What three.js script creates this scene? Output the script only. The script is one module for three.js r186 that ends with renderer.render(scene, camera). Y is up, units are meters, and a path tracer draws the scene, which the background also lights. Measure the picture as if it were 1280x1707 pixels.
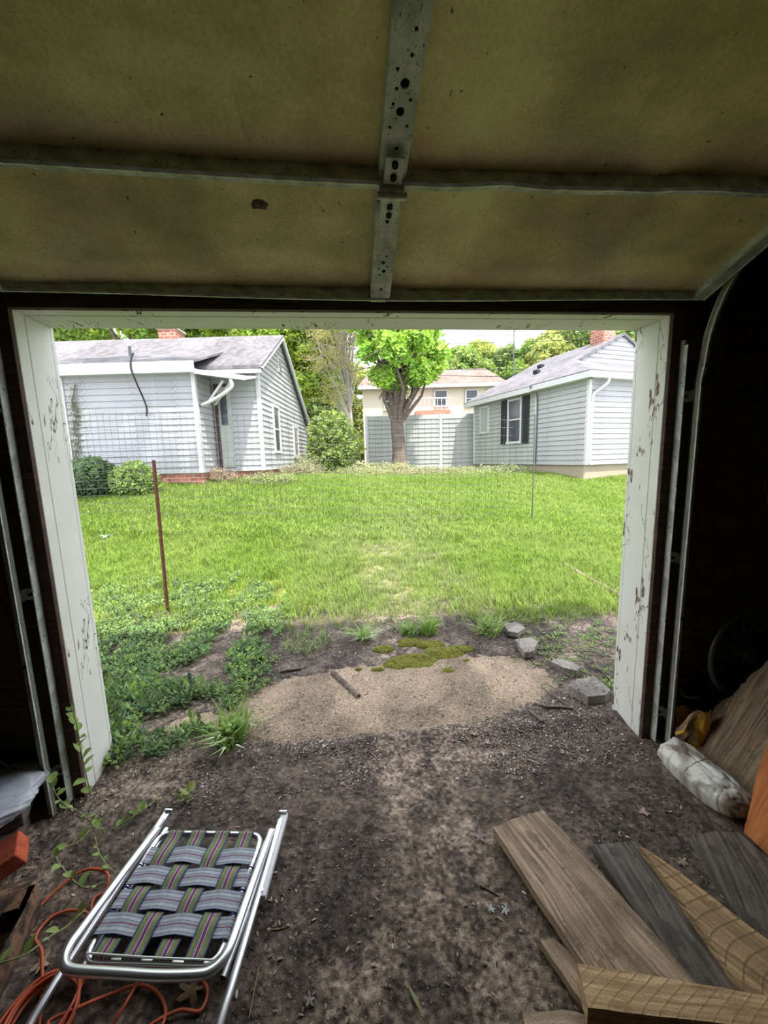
import * as THREE from 'three';
import { mergeGeometries, mergeVertices, toCreasedNormals } from 'three/addons/utils/BufferGeometryUtils.js';
import { RoundedBoxGeometry } from 'three/addons/geometries/RoundedBoxGeometry.js';

// ------------------------------------------------------------------ camera, sky, sun, exposure
const scene = new THREE.Scene();
const FOCAL = 630, YAW = -0.095365, PITCH = -0.142353, ROLL = -0.028107;
const camera = new THREE.PerspectiveCamera(2 * Math.atan(853.5 / FOCAL) * 180 / Math.PI, 1280 / 1707, 0.05, 300);
camera.position.set(1.2485, 1.5, 1.6735);
camera.rotation.set(PITCH, YAW, ROLL, 'YXZ');
camera.updateMatrixWorld();
scene.add(camera);

const renderer = new THREE.WebGLRenderer({ antialias: true });
renderer.toneMapping = THREE.LinearToneMapping;
renderer.toneMappingExposure = 1.7;
renderer.shadowMap.enabled = true;

const SKY_LEVEL = 2.3;                       // bright hazy spring sky
const sun = new THREE.DirectionalLight(new THREE.Color().setRGB(1.0, 0.95, 0.86), 4.8);
const SUN_ELEVATION = 63 * Math.PI / 180, SUN_AZIMUTH = 28 * Math.PI / 180;   // high, behind the garage and to its right
sun.position.set(Math.sin(SUN_AZIMUTH) * Math.cos(SUN_ELEVATION), Math.sin(SUN_ELEVATION), Math.cos(SUN_AZIMUTH) * Math.cos(SUN_ELEVATION)).multiplyScalar(40).add(new THREE.Vector3(1, 0, -6));
sun.target.position.set(1, 0, -6);
sun.castShadow = true;
Object.assign(sun.shadow.camera, { left: -30, right: 30, top: 30, bottom: -30, near: 1, far: 90 });
sun.shadow.mapSize.set(4096, 4096);
sun.shadow.radius = 4;
sun.name = 'sun';
scene.add(sun, sun.target);

// ------------------------------------------------------------------ random numbers and noise
function rng(seed) { let s = seed >>> 0; return () => { s = (s + 0x6D2B79F5) >>> 0; let t = Math.imul(s ^ (s >>> 15), 1 | s); t = (t + Math.imul(t ^ (t >>> 7), 61 | t)) ^ t; return ((t ^ (t >>> 14)) >>> 0) / 4294967296; }; }
const rnd = rng(20240511);
const rr = (a, b) => a + (b - a) * rnd();
const pick = (a) => a[Math.floor(rnd() * a.length)];
const clamp = (x, a = 0, b = 1) => Math.min(b, Math.max(a, x));
const smooth = (a, b, x) => { const t = clamp((x - a) / (b - a)); return t * t * (3 - 2 * t); };
const mix = (a, b, t) => a + (b - a) * t;
const mix3 = (a, b, t) => [mix(a[0], b[0], t), mix(a[1], b[1], t), mix(a[2], b[2], t)];
function hash(x, y) { let h = Math.imul(x, 374761393) + Math.imul(y, 668265263); h = Math.imul(h ^ (h >>> 13), 1274126177); return ((h ^ (h >>> 16)) >>> 0) / 4294967296; }
const LAT = new Float32Array(65536); for (let i = 0; i < 65536; i++) LAT[i] = hash(i & 255, (i >> 8) + 1000);
function vnoise(x, y, p = 0) {
  let xi = Math.floor(x), yi = Math.floor(y); const fx = x - xi, fy = y - yi, u = fx * fx * (3 - 2 * fx), v = fy * fy * (3 - 2 * fy);
  let xj = xi + 1, yj = yi + 1;
  if (p) { xi = ((xi % p) + p) % p; yi = ((yi % p) + p) % p; xj = ((xj % p) + p) % p; yj = ((yj % p) + p) % p; }
  const a = LAT[(xi & 255) | ((yi & 255) << 8)], b = LAT[(xj & 255) | ((yi & 255) << 8)], c = LAT[(xi & 255) | ((yj & 255) << 8)], d = LAT[(xj & 255) | ((yj & 255) << 8)];
  return a + (b - a) * u + (c - a) * v + (a - b - c + d) * u * v;
}
function fbm(x, y, oct = 4, p = 0) { let s = 0, a = 0.5, n = 0; for (let i = 0; i < oct; i++) { s += a * vnoise(x + i * 17.3 * (p ? 0 : 1), y, p); n += a; a *= 0.5; x *= 2; y *= 2; p *= 2; } return s / n; }

// ------------------------------------------------------------------ sky (pale haze with soft thin cloud, the same all round)
{
  const w = 1024, h = 512, data = new Float32Array(w * h * 4);
  for (let j = 0; j < h; j++) for (let i = 0; i < w; i++) {
    const el = (j + 0.5) / h * 180 - 90, az = i / w * 16;
    const cl = smooth(0.4, 0.68, 0.6 * vnoise(az, j / h * 14, 16) + 0.28 * vnoise(az * 2, j / h * 30, 32) + 0.12 * vnoise(az * 4, j / h * 62, 64));
    const up = smooth(0, 70, el);
    const air = mix3([0.80, 0.84, 0.96], [0.66, 0.75, 0.97], up), c = mix3(air, [0.93, 0.93, 0.95], cl * 0.85);
    const o = (j * w + i) * 4;
    for (let k = 0; k < 3; k++) data[o + k] = c[k];
    data[o + 3] = 1;
  }
  const t = new THREE.DataTexture(data, w, h, THREE.RGBAFormat, THREE.FloatType);
  t.mapping = THREE.EquirectangularReflectionMapping; t.magFilter = THREE.LinearFilter; t.needsUpdate = true;
  scene.background = t; scene.environment = t;
  scene.backgroundIntensity = SKY_LEVEL; scene.environmentIntensity = SKY_LEVEL;
}

// ------------------------------------------------------------------ from photograph pixels to places
const V = (x, y, z) => new THREE.Vector3(x, y, z);
const CAM = camera.position.clone();
const FWD = V(-Math.sin(YAW), 0, -Math.cos(YAW)), RIGHT = V(Math.cos(YAW), 0, -Math.sin(YAW));
const ray = (px, py) => V((px - 640) / FOCAL, -(py - 853.5) / FOCAL, -1).applyQuaternion(camera.quaternion);
const atD = (px, py, d) => { const r = ray(px, py); return CAM.clone().addScaledVector(r, d / r.dot(FWD)); };      // at a ground distance d
const atY = (px, py, y) => { const r = ray(px, py); return CAM.clone().addScaledVector(r, (y - CAM.y) / r.y); };    // on a level
const atX = (px, py, x) => { const r = ray(px, py); return CAM.clone().addScaledVector(r, (x - CAM.x) / r.x); };
const onGround = (px, py) => { const r = ray(px, py).normalize(); let t = 0.6; for (let i = 0; i < 4000; i++) { const p = CAM.clone().addScaledVector(r, t); if (p.y <= G(p.x, p.z)) return V(p.x, G(p.x, p.z), p.z); t += 0.01; } return CAM.clone().addScaledVector(r, 20); };
const ahead = (X, D, y = 0) => V(CAM.x + RIGHT.x * X + FWD.x * D, y, CAM.z + RIGHT.z * X + FWD.z * D);

// where the soil has washed off the concrete apron before the door, and off a small slab among the weeds
function apronMask(x, z) {
  const n = 0.75 * (fbm(x * 3.6 + 40, z * 3.6 + 20, 5) - 0.56), e = Math.pow(Math.abs(x - 1.52) / 1.02, 3) + Math.pow(Math.abs(z + 0.57 + 0.06 * (x - 1.5)) / 0.33, 2.4) + n;
  const p = Math.pow(Math.abs(x - 0.33) / 0.15, 2) + Math.pow(Math.abs(z + 0.42) / 0.1, 2) + n * 1.4;
  return Math.max(smooth(1.5, 0.65, e), smooth(1.4, 0.4, p));
}
// the lie of the land: level in the garage, then a lawn that climbs to the houses
function G(x, z) {
  const t = Math.max(0, -0.95 - z);
  const side = smooth(-3.5, 4, x), k = mix(0.176, 0.116, side), end = smooth(6.5, 9.5, t);
  const rise = Math.min(k * (t * t / (t + 0.9)), 1.4) * (1 - end) + end * mix(1.02, 0.85, side);
  const am = apronMask(x, z), grit = (0.009 + 0.06 * am * (1 - am)) * (fbm(x * 22, z * 22 + 3, 3) - 0.5), bump = grit + 0.012 * (fbm(x * 1.3 + 9, z * 1.3, 3) - 0.5) + 0.012 * (fbm(x * 6, z * 6, 3) - 0.5);
  const lip = 0.018 * Math.exp(-Math.pow((z + 0.14 - 0.05 * (vnoise(x * 2.2, 3) - 0.5)) / 0.05, 2));        // soil heaped along the sill
  return rise + bump * (1 + smooth(0.5, 3, t) * 3) + lip + 0.004 - 0.022 * am;
}

// ------------------------------------------------------------------ scene helpers
const taken = {};
function numbered(n) { const k = taken[n] = (taken[n] ?? -1) + 1; return k ? n + '_' + String(k).padStart(3, '0') : n; }
function top(o, name, label, category, group, kind) {
  o.name = numbered(name); o.userData.label = label; o.userData.category = category;
  if (group) o.userData.group = group;
  if (kind) o.userData.kind = kind;
  scene.add(o); return o;
}
function group(name, label, category, pos = [0, 0, 0], turn = 0, grp, kind) {
  const o = top(new THREE.Group(), name, label, category, grp, kind);
  if (pos.isVector3) o.position.copy(pos); else o.position.set(...pos);
  o.rotation.y = turn; return o;
}
function part(parent, name, geo, mat, label) { const m = new THREE.Mesh(geo, mat); m.name = name; if (label) m.userData.label = label; m.castShadow = m.receiveShadow = true; parent.add(m); return m; }
function one(name, geo, mat, label, category, grp, kind) { const m = new THREE.Mesh(geo, mat); m.castShadow = m.receiveShadow = true; return top(m, name, label, category, grp, kind); }
function box(w, h, d, x = 0, y = 0, z = 0, r = 0) { const g = r ? new RoundedBoxGeometry(w, h, d, 2, r) : new THREE.BoxGeometry(w, h, d); return g.translate(x, y, z); }
function tube(points, r, seg = 24, rad = 8, closed = false) { return new THREE.TubeGeometry(new THREE.CatmullRomCurve3(points.map((p) => p.isVector3 ? p : V(...p)), closed, 'centripetal'), seg, r, rad, closed); }
const clean = (g) => { const o = new THREE.BufferGeometry(); const h = g.index ? g.toNonIndexed() : g; for (const k of ['position', 'normal', 'uv']) if (h.attributes[k]) o.setAttribute(k, h.attributes[k]); return o; };
const join = (list) => mergeGeometries(list.map(clean));
function geo(pos, idx, uv, col) {
  const g = new THREE.BufferGeometry(); g.setAttribute('position', new THREE.Float32BufferAttribute(pos, 3));
  if (uv) g.setAttribute('uv', new THREE.Float32BufferAttribute(uv, 2));
  if (col) g.setAttribute('color', new THREE.Float32BufferAttribute(col, 3));
  g.setIndex(idx); g.computeVertexNormals(); return g;
}
// uv in metres from the largest face direction
function boxUV(g, s = 1) {
  if (g.index) g = g.toNonIndexed();
  g.computeVertexNormals();
  const p = g.attributes.position, n = g.attributes.normal, uv = new Float32Array(p.count * 2);
  for (let i = 0; i < p.count; i++) {
    const ax = Math.abs(n.getX(i)), ay = Math.abs(n.getY(i)), az = Math.abs(n.getZ(i)), x = p.getX(i), y = p.getY(i), z = p.getZ(i);
    const [u, v] = ay >= ax && ay >= az ? [x, z] : ax > az ? [z, y] : [x, y];
    uv[i * 2] = u * s; uv[i * 2 + 1] = v * s;
  }
  g.setAttribute('uv', new THREE.BufferAttribute(uv, 2)); return g;
}
// tapered tube through points with a radius at each
function taper(points, radii, rad = 7) {
  const pos = [], idx = [], uv = []; let up = V(0.31, 0.2, 0.93), len = 0;
  points.forEach((p, i) => {
    const a = points[Math.max(0, i - 1)], b = points[Math.min(points.length - 1, i + 1)], t = b.clone().sub(a).normalize();
    const s = V().crossVectors(t, up).normalize(); up = V().crossVectors(s, t).normalize();
    if (i) len += p.distanceTo(points[i - 1]);
    for (let k = 0; k <= rad; k++) { const an = k / rad * 6.2832, c = Math.cos(an) * radii[i], d = Math.sin(an) * radii[i]; pos.push(p.x + s.x * c + up.x * d, p.y + s.y * c + up.y * d, p.z + s.z * c + up.z * d); uv.push(k / rad * 0.5, len); }
  });
  const n = rad + 1;
  for (let i = 0; i < points.length - 1; i++) for (let k = 0; k < rad; k++) { const a = i * n + k; idx.push(a, a + n, a + 1, a + 1, a + n, a + n + 1); }
  for (const e of [0, points.length - 1]) { const c = pos.length / 3; pos.push(points[e].x, points[e].y, points[e].z); uv.push(0, 0); for (let k = 0; k < rad; k++) e ? idx.push(c, e * n + k, e * n + k + 1) : idx.push(c, k + 1, k); }
  return geo(pos, idx, uv);
}

// ------------------------------------------------------------------ textures
function tex(w, h, fn, rx = 1, ry = 1, srgb = true) {
  const d = new Uint8Array(w * h * 4);
  for (let j = 0; j < h; j++) for (let i = 0; i < w; i++) { const c = fn(i / w, j / h, i, j), o = (j * w + i) * 4; for (let k = 0; k < 3; k++) d[o + k] = clamp(Array.isArray(c) ? c[k] : c, 0, 255); d[o + 3] = 255; }
  const t = new THREE.DataTexture(d, w, h, THREE.RGBAFormat); t.wrapS = t.wrapT = THREE.RepeatWrapping; t.magFilter = THREE.LinearFilter; t.minFilter = THREE.LinearMipmapLinearFilter; t.generateMipmaps = true;
  if (srgb) t.colorSpace = THREE.SRGBColorSpace; t.repeat.set(rx, ry); t.needsUpdate = true; return t;
}
const M = {};
const std = (o) => new THREE.MeshStandardMaterial({ side: THREE.DoubleSide, ...o });
const phys = (o) => new THREE.MeshPhysicalMaterial({ side: THREE.DoubleSide, ...o });
const lin = (r, g, b) => new THREE.Color().setRGB(r, g, b);

// soil: dark, crumbly, with fine fibres and pale crumbs; 1.2 m tile
const soilTex = tex(1024, 1024, (u, v, i, j) => {
  const a = fbm(u * 8, v * 8, 5, 8), b = fbm(u * 40, v * 40, 3, 40), c = hash(i, j), d = vnoise(u * 120, v * 120, 120);
  const f = vnoise(u * 26 + vnoise(u * 12, v * 12, 12) * 3, v * 150, 0);
  let k = 0.45 + 0.42 * a + 0.5 * (b - 0.5) + 0.22 * (c - 0.5) + 0.35 * (d - 0.5);
  if (f > 0.9) k += 0.18;
  if (hash(i >> 1, (j >> 1) + 777) > 0.9955) k += 0.65;
  if (hash((i >> 1) + 91, j >> 1) > 0.97) k -= 0.3;
  k *= 0.94 + 0.34 * smooth(0.5, 0.66, fbm(u * 4 + 9, v * 4, 5, 4)) * (0.5 + 0.8 * d);      // patches of pale clay dust
  return [206 * k, 191 * k, 177 * k];
}, 1 / 1.6, 1 / 1.6);
const soilBump = tex(512, 512, (u, v, i, j) => 255 * (0.5 * fbm(u * 40, v * 40, 4, 40) + 0.35 * vnoise(u * 110, v * 110, 110) + 0.15 * hash(i, j)), 1 / 1.2, 1 / 1.2, false);
M.soil = std({ map: soilTex, bumpMap: soilBump, bumpScale: 0.012, roughness: 1, color: lin(0.43, 0.385, 0.34) });
M.lawnSoil = std({ map: soilTex, roughness: 1, vertexColors: true });
const concTex = tex(1024, 1024, (u, v, i, j) => {
  const a = fbm(u * 6, v * 6, 5, 6), d = vnoise(u * 170, v * 170, 170), e = hash(i, j), f = vnoise(u * 90, v * 90, 90);
  let k = 0.78 + 0.28 * (a - 0.5) + 0.3 * (d - 0.5) + 0.15 * (e - 0.5);
  if (f > 0.86) k -= 0.3; if (f < 0.1) k += 0.12;
  k -= 0.12 * smooth(0.5, 0.68, fbm(u * 3 + 4, v * 3, 5, 3)) * (0.5 + vnoise(u * 60, v * 60, 60));
  return [214 * k, 197 * k, 176 * k];
}, 1, 1);
const concBump = tex(512, 512, (u, v, i, j) => 255 * (0.6 * vnoise(u * 120, v * 120, 120) + 0.4 * fbm(u * 20, v * 20, 3, 20)), 1, 1, false);
M.concrete = std({ map: concTex, bumpMap: concBump, bumpScale: 0.006, roughness: 0.95, color: lin(0.78, 0.7, 0.6) });
M.stone = std({ map: concTex, bumpMap: concBump, bumpScale: 0.004, roughness: 0.95, color: lin(0.62, 0.66, 0.72) });
// hardboard of the overhead door: brown, mottled, water-stained and fly-specked; 1.4 m tile
const hardTex = tex(1024, 1024, (u, v, i, j) => {
  const a = fbm(u * 5, v * 5, 5, 5), b = fbm(u * 9 + 3, v * 22, 4, 0), c = hash(i, j), s = vnoise(u * 120, v * 120, 120), r = smooth(0.56, 0.72, fbm(u * 4, v * 4 + 2, 4, 4));
  let k = 0.9 + 0.42 * (a - 0.5) + 0.2 * (b - 0.5) + 0.09 * (c - 0.5) + 0.08 * (vnoise(u * 230, v * 230, 230) - 0.5);
  if (s > 0.975) k *= 0.4;
  return mix3([262 * k, 246 * k, 176 * k], [214 * k, 190 * k, 134 * k], r * 0.55);
}, 1 / 1.4, 1 / 1.4);
M.hardboard = std({ map: hardTex, roughness: 0.5 });
const galvTex = tex(256, 256, (u, v, i, j) => { const k = 0.72 + 0.35 * (fbm(u * 10, v * 10, 4, 10) - 0.5) + 0.18 * (hash(i, j) - 0.5) - (vnoise(u * 45, v * 45, 45) > 0.9 ? 0.3 : 0); return [200 * k, 204 * k, 196 * k]; }, 3, 3);
M.galv = std({ map: galvTex, metalness: 0.15, roughness: 0.5, color: lin(1.8, 1.8, 1.75) });
M.hole = std({ color: lin(0.012, 0.012, 0.012), roughness: 1 });
M.alu = std({ color: lin(0.82, 0.83, 0.86), metalness: 0.85, roughness: 0.33 });
M.whitePlastic = std({ color: lin(0.72, 0.73, 0.74), roughness: 0.5 });
// wood: grain along u; 1 m tile
function wood(base, dark, seed, saw) {
  return tex(512, 512, (u, v, i, j) => {
    const w = fbm(u * 3 + seed, v * 7 + seed, 3), g = fbm(u * 6 + seed, v * 130 + w * 5, 4), h = fbm(u * 14 + seed * 3, v * 14, 4), n = hash(i, j + seed);
    let k = clamp(0.35 + 1.1 * (g - 0.3) + 0.45 * (h - 0.5) + 0.3 * (n - 0.5));
    if (fbm(u * 22 + seed, v * 40, 3) > 0.7) k *= 0.6;
    if (saw) { const q = (u * 26 + 3 + saw * Math.sin(v * 6.2832 * 3)) % 1; if (q < 0.12) k *= 0.5; }
    return mix3(dark, base, k);
  });
}
M.plankTan = std({ map: wood([204, 172, 130], [112, 88, 62], 3, 0.5), roughness: 0.9 });
M.plankWorn = std({ map: wood([196, 172, 144], [96, 80, 66], 11), roughness: 0.95 });
M.plankGrey = std({ map: wood([130, 120, 110], [54, 48, 44], 23), roughness: 0.95 });
M.plankSawn = std({ map: wood([226, 194, 152], [156, 122, 86], 31, 2.0), roughness: 0.9 });
M.plywood = std({ map: wood([160, 138, 108], [76, 64, 50], 41), roughness: 0.9 });
M.orangePly = std({ map: wood([206, 128, 70], [156, 86, 42], 47), roughness: 0.85 });
M.darkWood = std({ map: wood([96, 78, 66], [50, 40, 34], 53), roughness: 0.9 });
M.boardWall = std({ map: wood([112, 98, 86], [58, 50, 44], 61), roughness: 0.95 });
M.brownTrim = std({ map: wood([92, 66, 52], [48, 34, 27], 67), roughness: 0.85 });
M.bark = std({ map: wood([142, 128, 116], [70, 60, 54], 71), roughness: 1 });
// old white paint with hairline cracks and small flaked spots along the grain
const paintTex = (lim, seed) => tex(768, 768, (u, v, i, j) => {
  const a = fbm(u * 6, v * 6, 4, 6), n = hash(i, j);
  let c = [226 + 16 * (a - 0.5) + 6 * (n - 0.5), 226 + 16 * (a - 0.5) + 6 * (n - 0.5), 218 + 20 * (a - 0.5) + 6 * (n - 0.5)];
  const w = fbm(u * 7, v * 5, 4, 0), cr = Math.abs(fbm(u * 18 + w * 2 + seed, v * 2.6 + 5, 4) - 0.5), zone = fbm(u * 3 + 7 + seed, v * 3, 3, 0);
  if (cr < 0.0055 && zone > lim) c = [70, 60, 54];
  const fl = fbm(u * 46 + seed, v * 13 + 9, 3); if (fl > 0.74 && zone > lim - 0.05) c = fl > 0.79 ? [98, 66, 54] : [160, 152, 142];
  return c;
}, 1, 1);
M.whitePaint = std({ map: paintTex(0.55, 0), roughness: 0.6, color: lin(0.95, 0.95, 0.94) });
M.peelingPaint = std({ map: paintTex(0.4, 11), roughness: 0.65 });
const sidingTex = tex(512, 256, (u, v, i, j) => { const k = 1 - 0.12 * fbm(u * 6, v * 6, 4, 6) - 0.05 * hash(i, j) - (fbm(u * 30, v * 5, 3) > 0.74 ? 0.08 : 0); return [240 * k, 241 * k, 243 * k]; }, 0.5, 1);
M.siding = std({ map: sidingTex, roughness: 0.6, color: lin(0.52, 0.52, 0.515) });
M.sidingDull = std({ map: sidingTex, roughness: 0.6, color: lin(0.5, 0.52, 0.47) });
M.whiteTrim = std({ color: lin(0.54, 0.54, 0.53), roughness: 0.5 });
const shingleTex = tex(512, 512, (u, v, i, j) => { const row = Math.floor(v * 24), k = 0.72 + 0.16 * hash(Math.floor(u * 40 + (row % 2) * 0.5), row) + 0.2 * (hash(i, j) - 0.5) + 0.25 * (fbm(u * 5, v * 5, 3, 5) - 0.5) - (v * 24 % 1 < 0.12 ? 0.14 : 0); return [192 * k, 190 * k, 196 * k]; }, 0.3, 0.3);
M.shingle = std({ map: shingleTex, roughness: 0.95, color: lin(0.47, 0.45, 0.44) });
M.tanRoof = std({ map: shingleTex, roughness: 0.95, color: lin(0.6, 0.44, 0.34) });
const brickTex = tex(512, 512, (u, v, i, j) => { const row = Math.floor(v * 12), x = u * 5 + (row % 2) * 0.5, m = (v * 12 % 1) < 0.14 || (x % 1) < 0.06, k = 0.8 + 0.3 * hash(Math.floor(x), row + 5) + 0.16 * (hash(i, j) - 0.5); return m ? [190, 172, 158] : [178 * k, 112 * k, 92 * k]; }, 1, 1);
M.brick = std({ map: brickTex, roughness: 0.95 });
M.beigeBlock = std({ map: sidingTex, roughness: 0.95, color: lin(0.5, 0.42, 0.3) });
M.cream = std({ color: lin(0.62, 0.55, 0.45), roughness: 0.8 });
M.glassDark = phys({ color: lin(0.05, 0.06, 0.07), roughness: 0.12 });
M.black = std({ color: lin(0.015, 0.015, 0.017), roughness: 0.7 });
M.rust = std({ map: tex(128, 128, (u, v, i, j) => { const k = 0.6 + 0.5 * (fbm(u * 9, v * 9, 4, 9) - 0.3) + 0.2 * (hash(i, j) - 0.5); return [124 * k, 76 * k, 56 * k]; }, 4, 4), metalness: 0.2, roughness: 0.9 });
M.wire = std({ color: lin(0.11, 0.115, 0.115), metalness: 0.6, roughness: 0.5 });
M.cord = std({ color: lin(0.6, 0.115, 0.045), roughness: 0.5 });
M.cordDull = std({ color: lin(0.26, 0.1, 0.06), roughness: 0.6 });
const leafy = (r, g, b, t = 0.4) => phys({ color: lin(r, g, b), roughness: 0.75, transmission: t, thickness: 0 });

// ------------------------------------------------------------------ the garage shell
const DW = 2.73, DH = 2.10, SILL = -0.19;    // opening width and height, outer face of the front wall
const XL = -0.95, XR = 3.75, ZB = 3.3, YC = 2.78;
{
  // floor: trodden soil that runs out through the opening, mottled with pale clay dust
  const nx = 440, nz = 400, x0 = XL - 0.6, x1 = XR + 0.6, z0 = -2.0, z1 = ZB, pos = [], idx = [], uv = [];
  for (let j = 0; j <= nz; j++) for (let i = 0; i <= nx; i++) {
    const x = mix(x0, x1, i / nx), z = mix(z1, z0, Math.pow(j / nz, 0.75));
    pos.push(x, G(x, z), z); uv.push(x, z);
  }
  for (let j = 0; j < nz; j++) for (let i = 0; i < nx; i++) { const a = j * (nx + 1) + i; idx.push(a, a + 1, a + nx + 1, a + 1, a + nx + 2, a + nx + 1); }
  one('floor', geo(pos, idx, uv), M.soil, 'dark dirt floor of the garage strewn with crumbs and running out to the lawn', 'floor', null, 'structure');
}
{
  // the yard
  const pos = [], idx = [], uv = [], col = [], zs = [], xs = [];
  for (let z = -1.94; z > -11; z -= 0.1) zs.push(z); for (let z = -11; z > -75; z -= 1.5) zs.push(z);
  for (let x = -60; x < -9; x += 2) xs.push(x); for (let x = -9; x < 11; x += 0.1) xs.push(x); for (let x = 11; x <= 60; x += 2) xs.push(x);
  zs.forEach((z) => xs.forEach((x) => {
    pos.push(x, G(x, z) - (z > -1.99 ? 0.012 : 0), z); uv.push(x, z);
    const n = fbm(x * 2, z * 2, 3), b = bare(x, z);
    col.push(...mix3(mix3([0.32, 0.42, 0.09], [0.45, 0.55, 0.12], n), [0.52, 0.5, 0.42], b));
  }));
  const n = xs.length; for (let j = 0; j < zs.length - 1; j++) for (let i = 0; i < n - 1; i++) { const a = j * n + i; idx.push(a, a + 1, a + n, a + 1, a + n + 1, a + n); }
  one('ground', geo(pos, idx, uv, col), M.lawnSoil, 'gently rising back yard ground under the grass', 'ground', null, 'structure');
}
// how worn the lawn is: a thin grey-brown patch in the middle of the yard
function bare(x, z) {
  const c = V(1.75, 0, -3.0), d = Math.hypot((x - c.x + 0.06 * (z - c.z)) / (1.15 - 0.12 * (z - c.z)), (z - c.z) / 2.6);
  return clamp(smooth(1.3, 0.2, d) * (0.15 + 0.8 * fbm(x * 2.4, z * 2.4 + 4, 4)));
}
// walls, with thickness
const wallM = (geos) => boxUV(join(geos));
one('wall_front', wallM([box(DW + 0.12 + 2.4, YC - DH - 0.03, 0.15, DW / 2 + 0.05, (YC + DH + 0.03) / 2, -0.095),
  box(-XL - 0.06 + 0.15, DH + 0.13, 0.15, (XL - 0.15 - 0.06) / 2, DH / 2 - 0.035, -0.095), box(XR + 0.15 - DW - 0.06, DH + 0.13, 0.15, (DW + 0.06 + XR + 0.15) / 2, DH / 2 - 0.035, -0.095)]), M.boardWall, 'dark inner face of the garage front wall around the opening', 'wall', null, 'structure');
one('wall_left', wallM([box(0.15, YC + 0.1, ZB + 0.2, XL - 0.075, YC / 2 - 0.05, ZB / 2)]), M.boardWall, 'dark side wall of the garage behind the bag on planks', 'wall', null, 'structure');
one('wall_right', wallM([box(0.15, YC + 0.1, ZB + 0.2, XR + 0.075, YC / 2 - 0.05, ZB / 2)]), M.boardWall, 'dark side wall of the garage behind the leaning panels', 'wall', null, 'structure');
one('wall_back', wallM([box(XR - XL + 0.3, YC + 0.1, 0.15, (XL + XR) / 2, YC / 2 - 0.05, ZB + 0.075)]), M.boardWall, 'closed rear wall of the garage facing the opening', 'wall', null, 'structure');
one('ceiling', wallM([box(XR - XL + 0.8, 0.12, ZB + 0.66, (XL + XR) / 2, YC + 0.06, ZB / 2 + 0.02)]), M.darkWood, 'dark garage roof deck above the raised door', 'ceiling', null, 'structure');

// painted lining of the opening: each side is a wide jamb board and a narrower stop nearer the inside
function jamb(name, x, s, label, paint) {
  const g = group(name, label, 'door jamb', [x, 0, 0], 0, null, 'structure');
  part(g, 'jamb_board', boxUV(box(0.03, DH + 0.06, 0.13, s * 0.017, DH / 2 - 0.0, -0.125, 0.004)), paint);
  part(g, 'stop_board', boxUV(box(0.034, DH + 0.06, 0.055, s * 0.017, DH / 2 - 0.0, -0.029, 0.004)), paint);
  part(g, 'edge_strip', boxUV(box(0.05, DH + 0.1, 0.02, s * 0.026, DH / 2 + 0.0, 0.008, 0.003)), M.brownTrim, 'bare brown wooden edge strip');
  part(g, 'outer_casing', boxUV(box(0.1, DH + 0.16, 0.022, s * 0.052, DH / 2 + 0.03, -0.2, 0.004)), paint);
  part(g, 'back_board', boxUV(box(0.14, DH + 0.1, 0.02, s * 0.12, DH / 2, -0.006, 0.003)), M.darkWood);
  return g;
}
jamb('trim_1', 0, -1, 'white painted door jamb with fine cracks above the leafy vine', M.whitePaint);
jamb('trim_2', DW, 1, 'white painted door jamb with badly peeling paint beside the stone slabs', M.peelingPaint);
{
  const g = group('trim_3', 'cream painted head board across the top of the opening', 'door head', [DW / 2, DH, 0], 0, null, 'structure');
  part(g, 'head_board', boxUV(box(DW - 0.004, 0.03, 0.13, 0, 0.015, -0.125, 0.004)), M.whitePaint);
  part(g, 'stop_board', boxUV(box(DW - 0.004, 0.034, 0.055, 0, 0.017, -0.029, 0.004)), M.whitePaint);
  part(g, 'edge_strip', boxUV(box(DW + 0.1, 0.05, 0.02, 0, 0.028, 0.008, 0.003)), M.brownTrim);
  part(g, 'header_board', boxUV(box(DW + 0.4, 0.1, 0.02, 0, 0.105, -0.002, 0.003)), M.darkWood);
  part(g, 'outer_casing', boxUV(box(DW + 0.2, 0.1, 0.022, 0, 0.05, -0.2, 0.004)), M.whitePaint);
}

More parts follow.
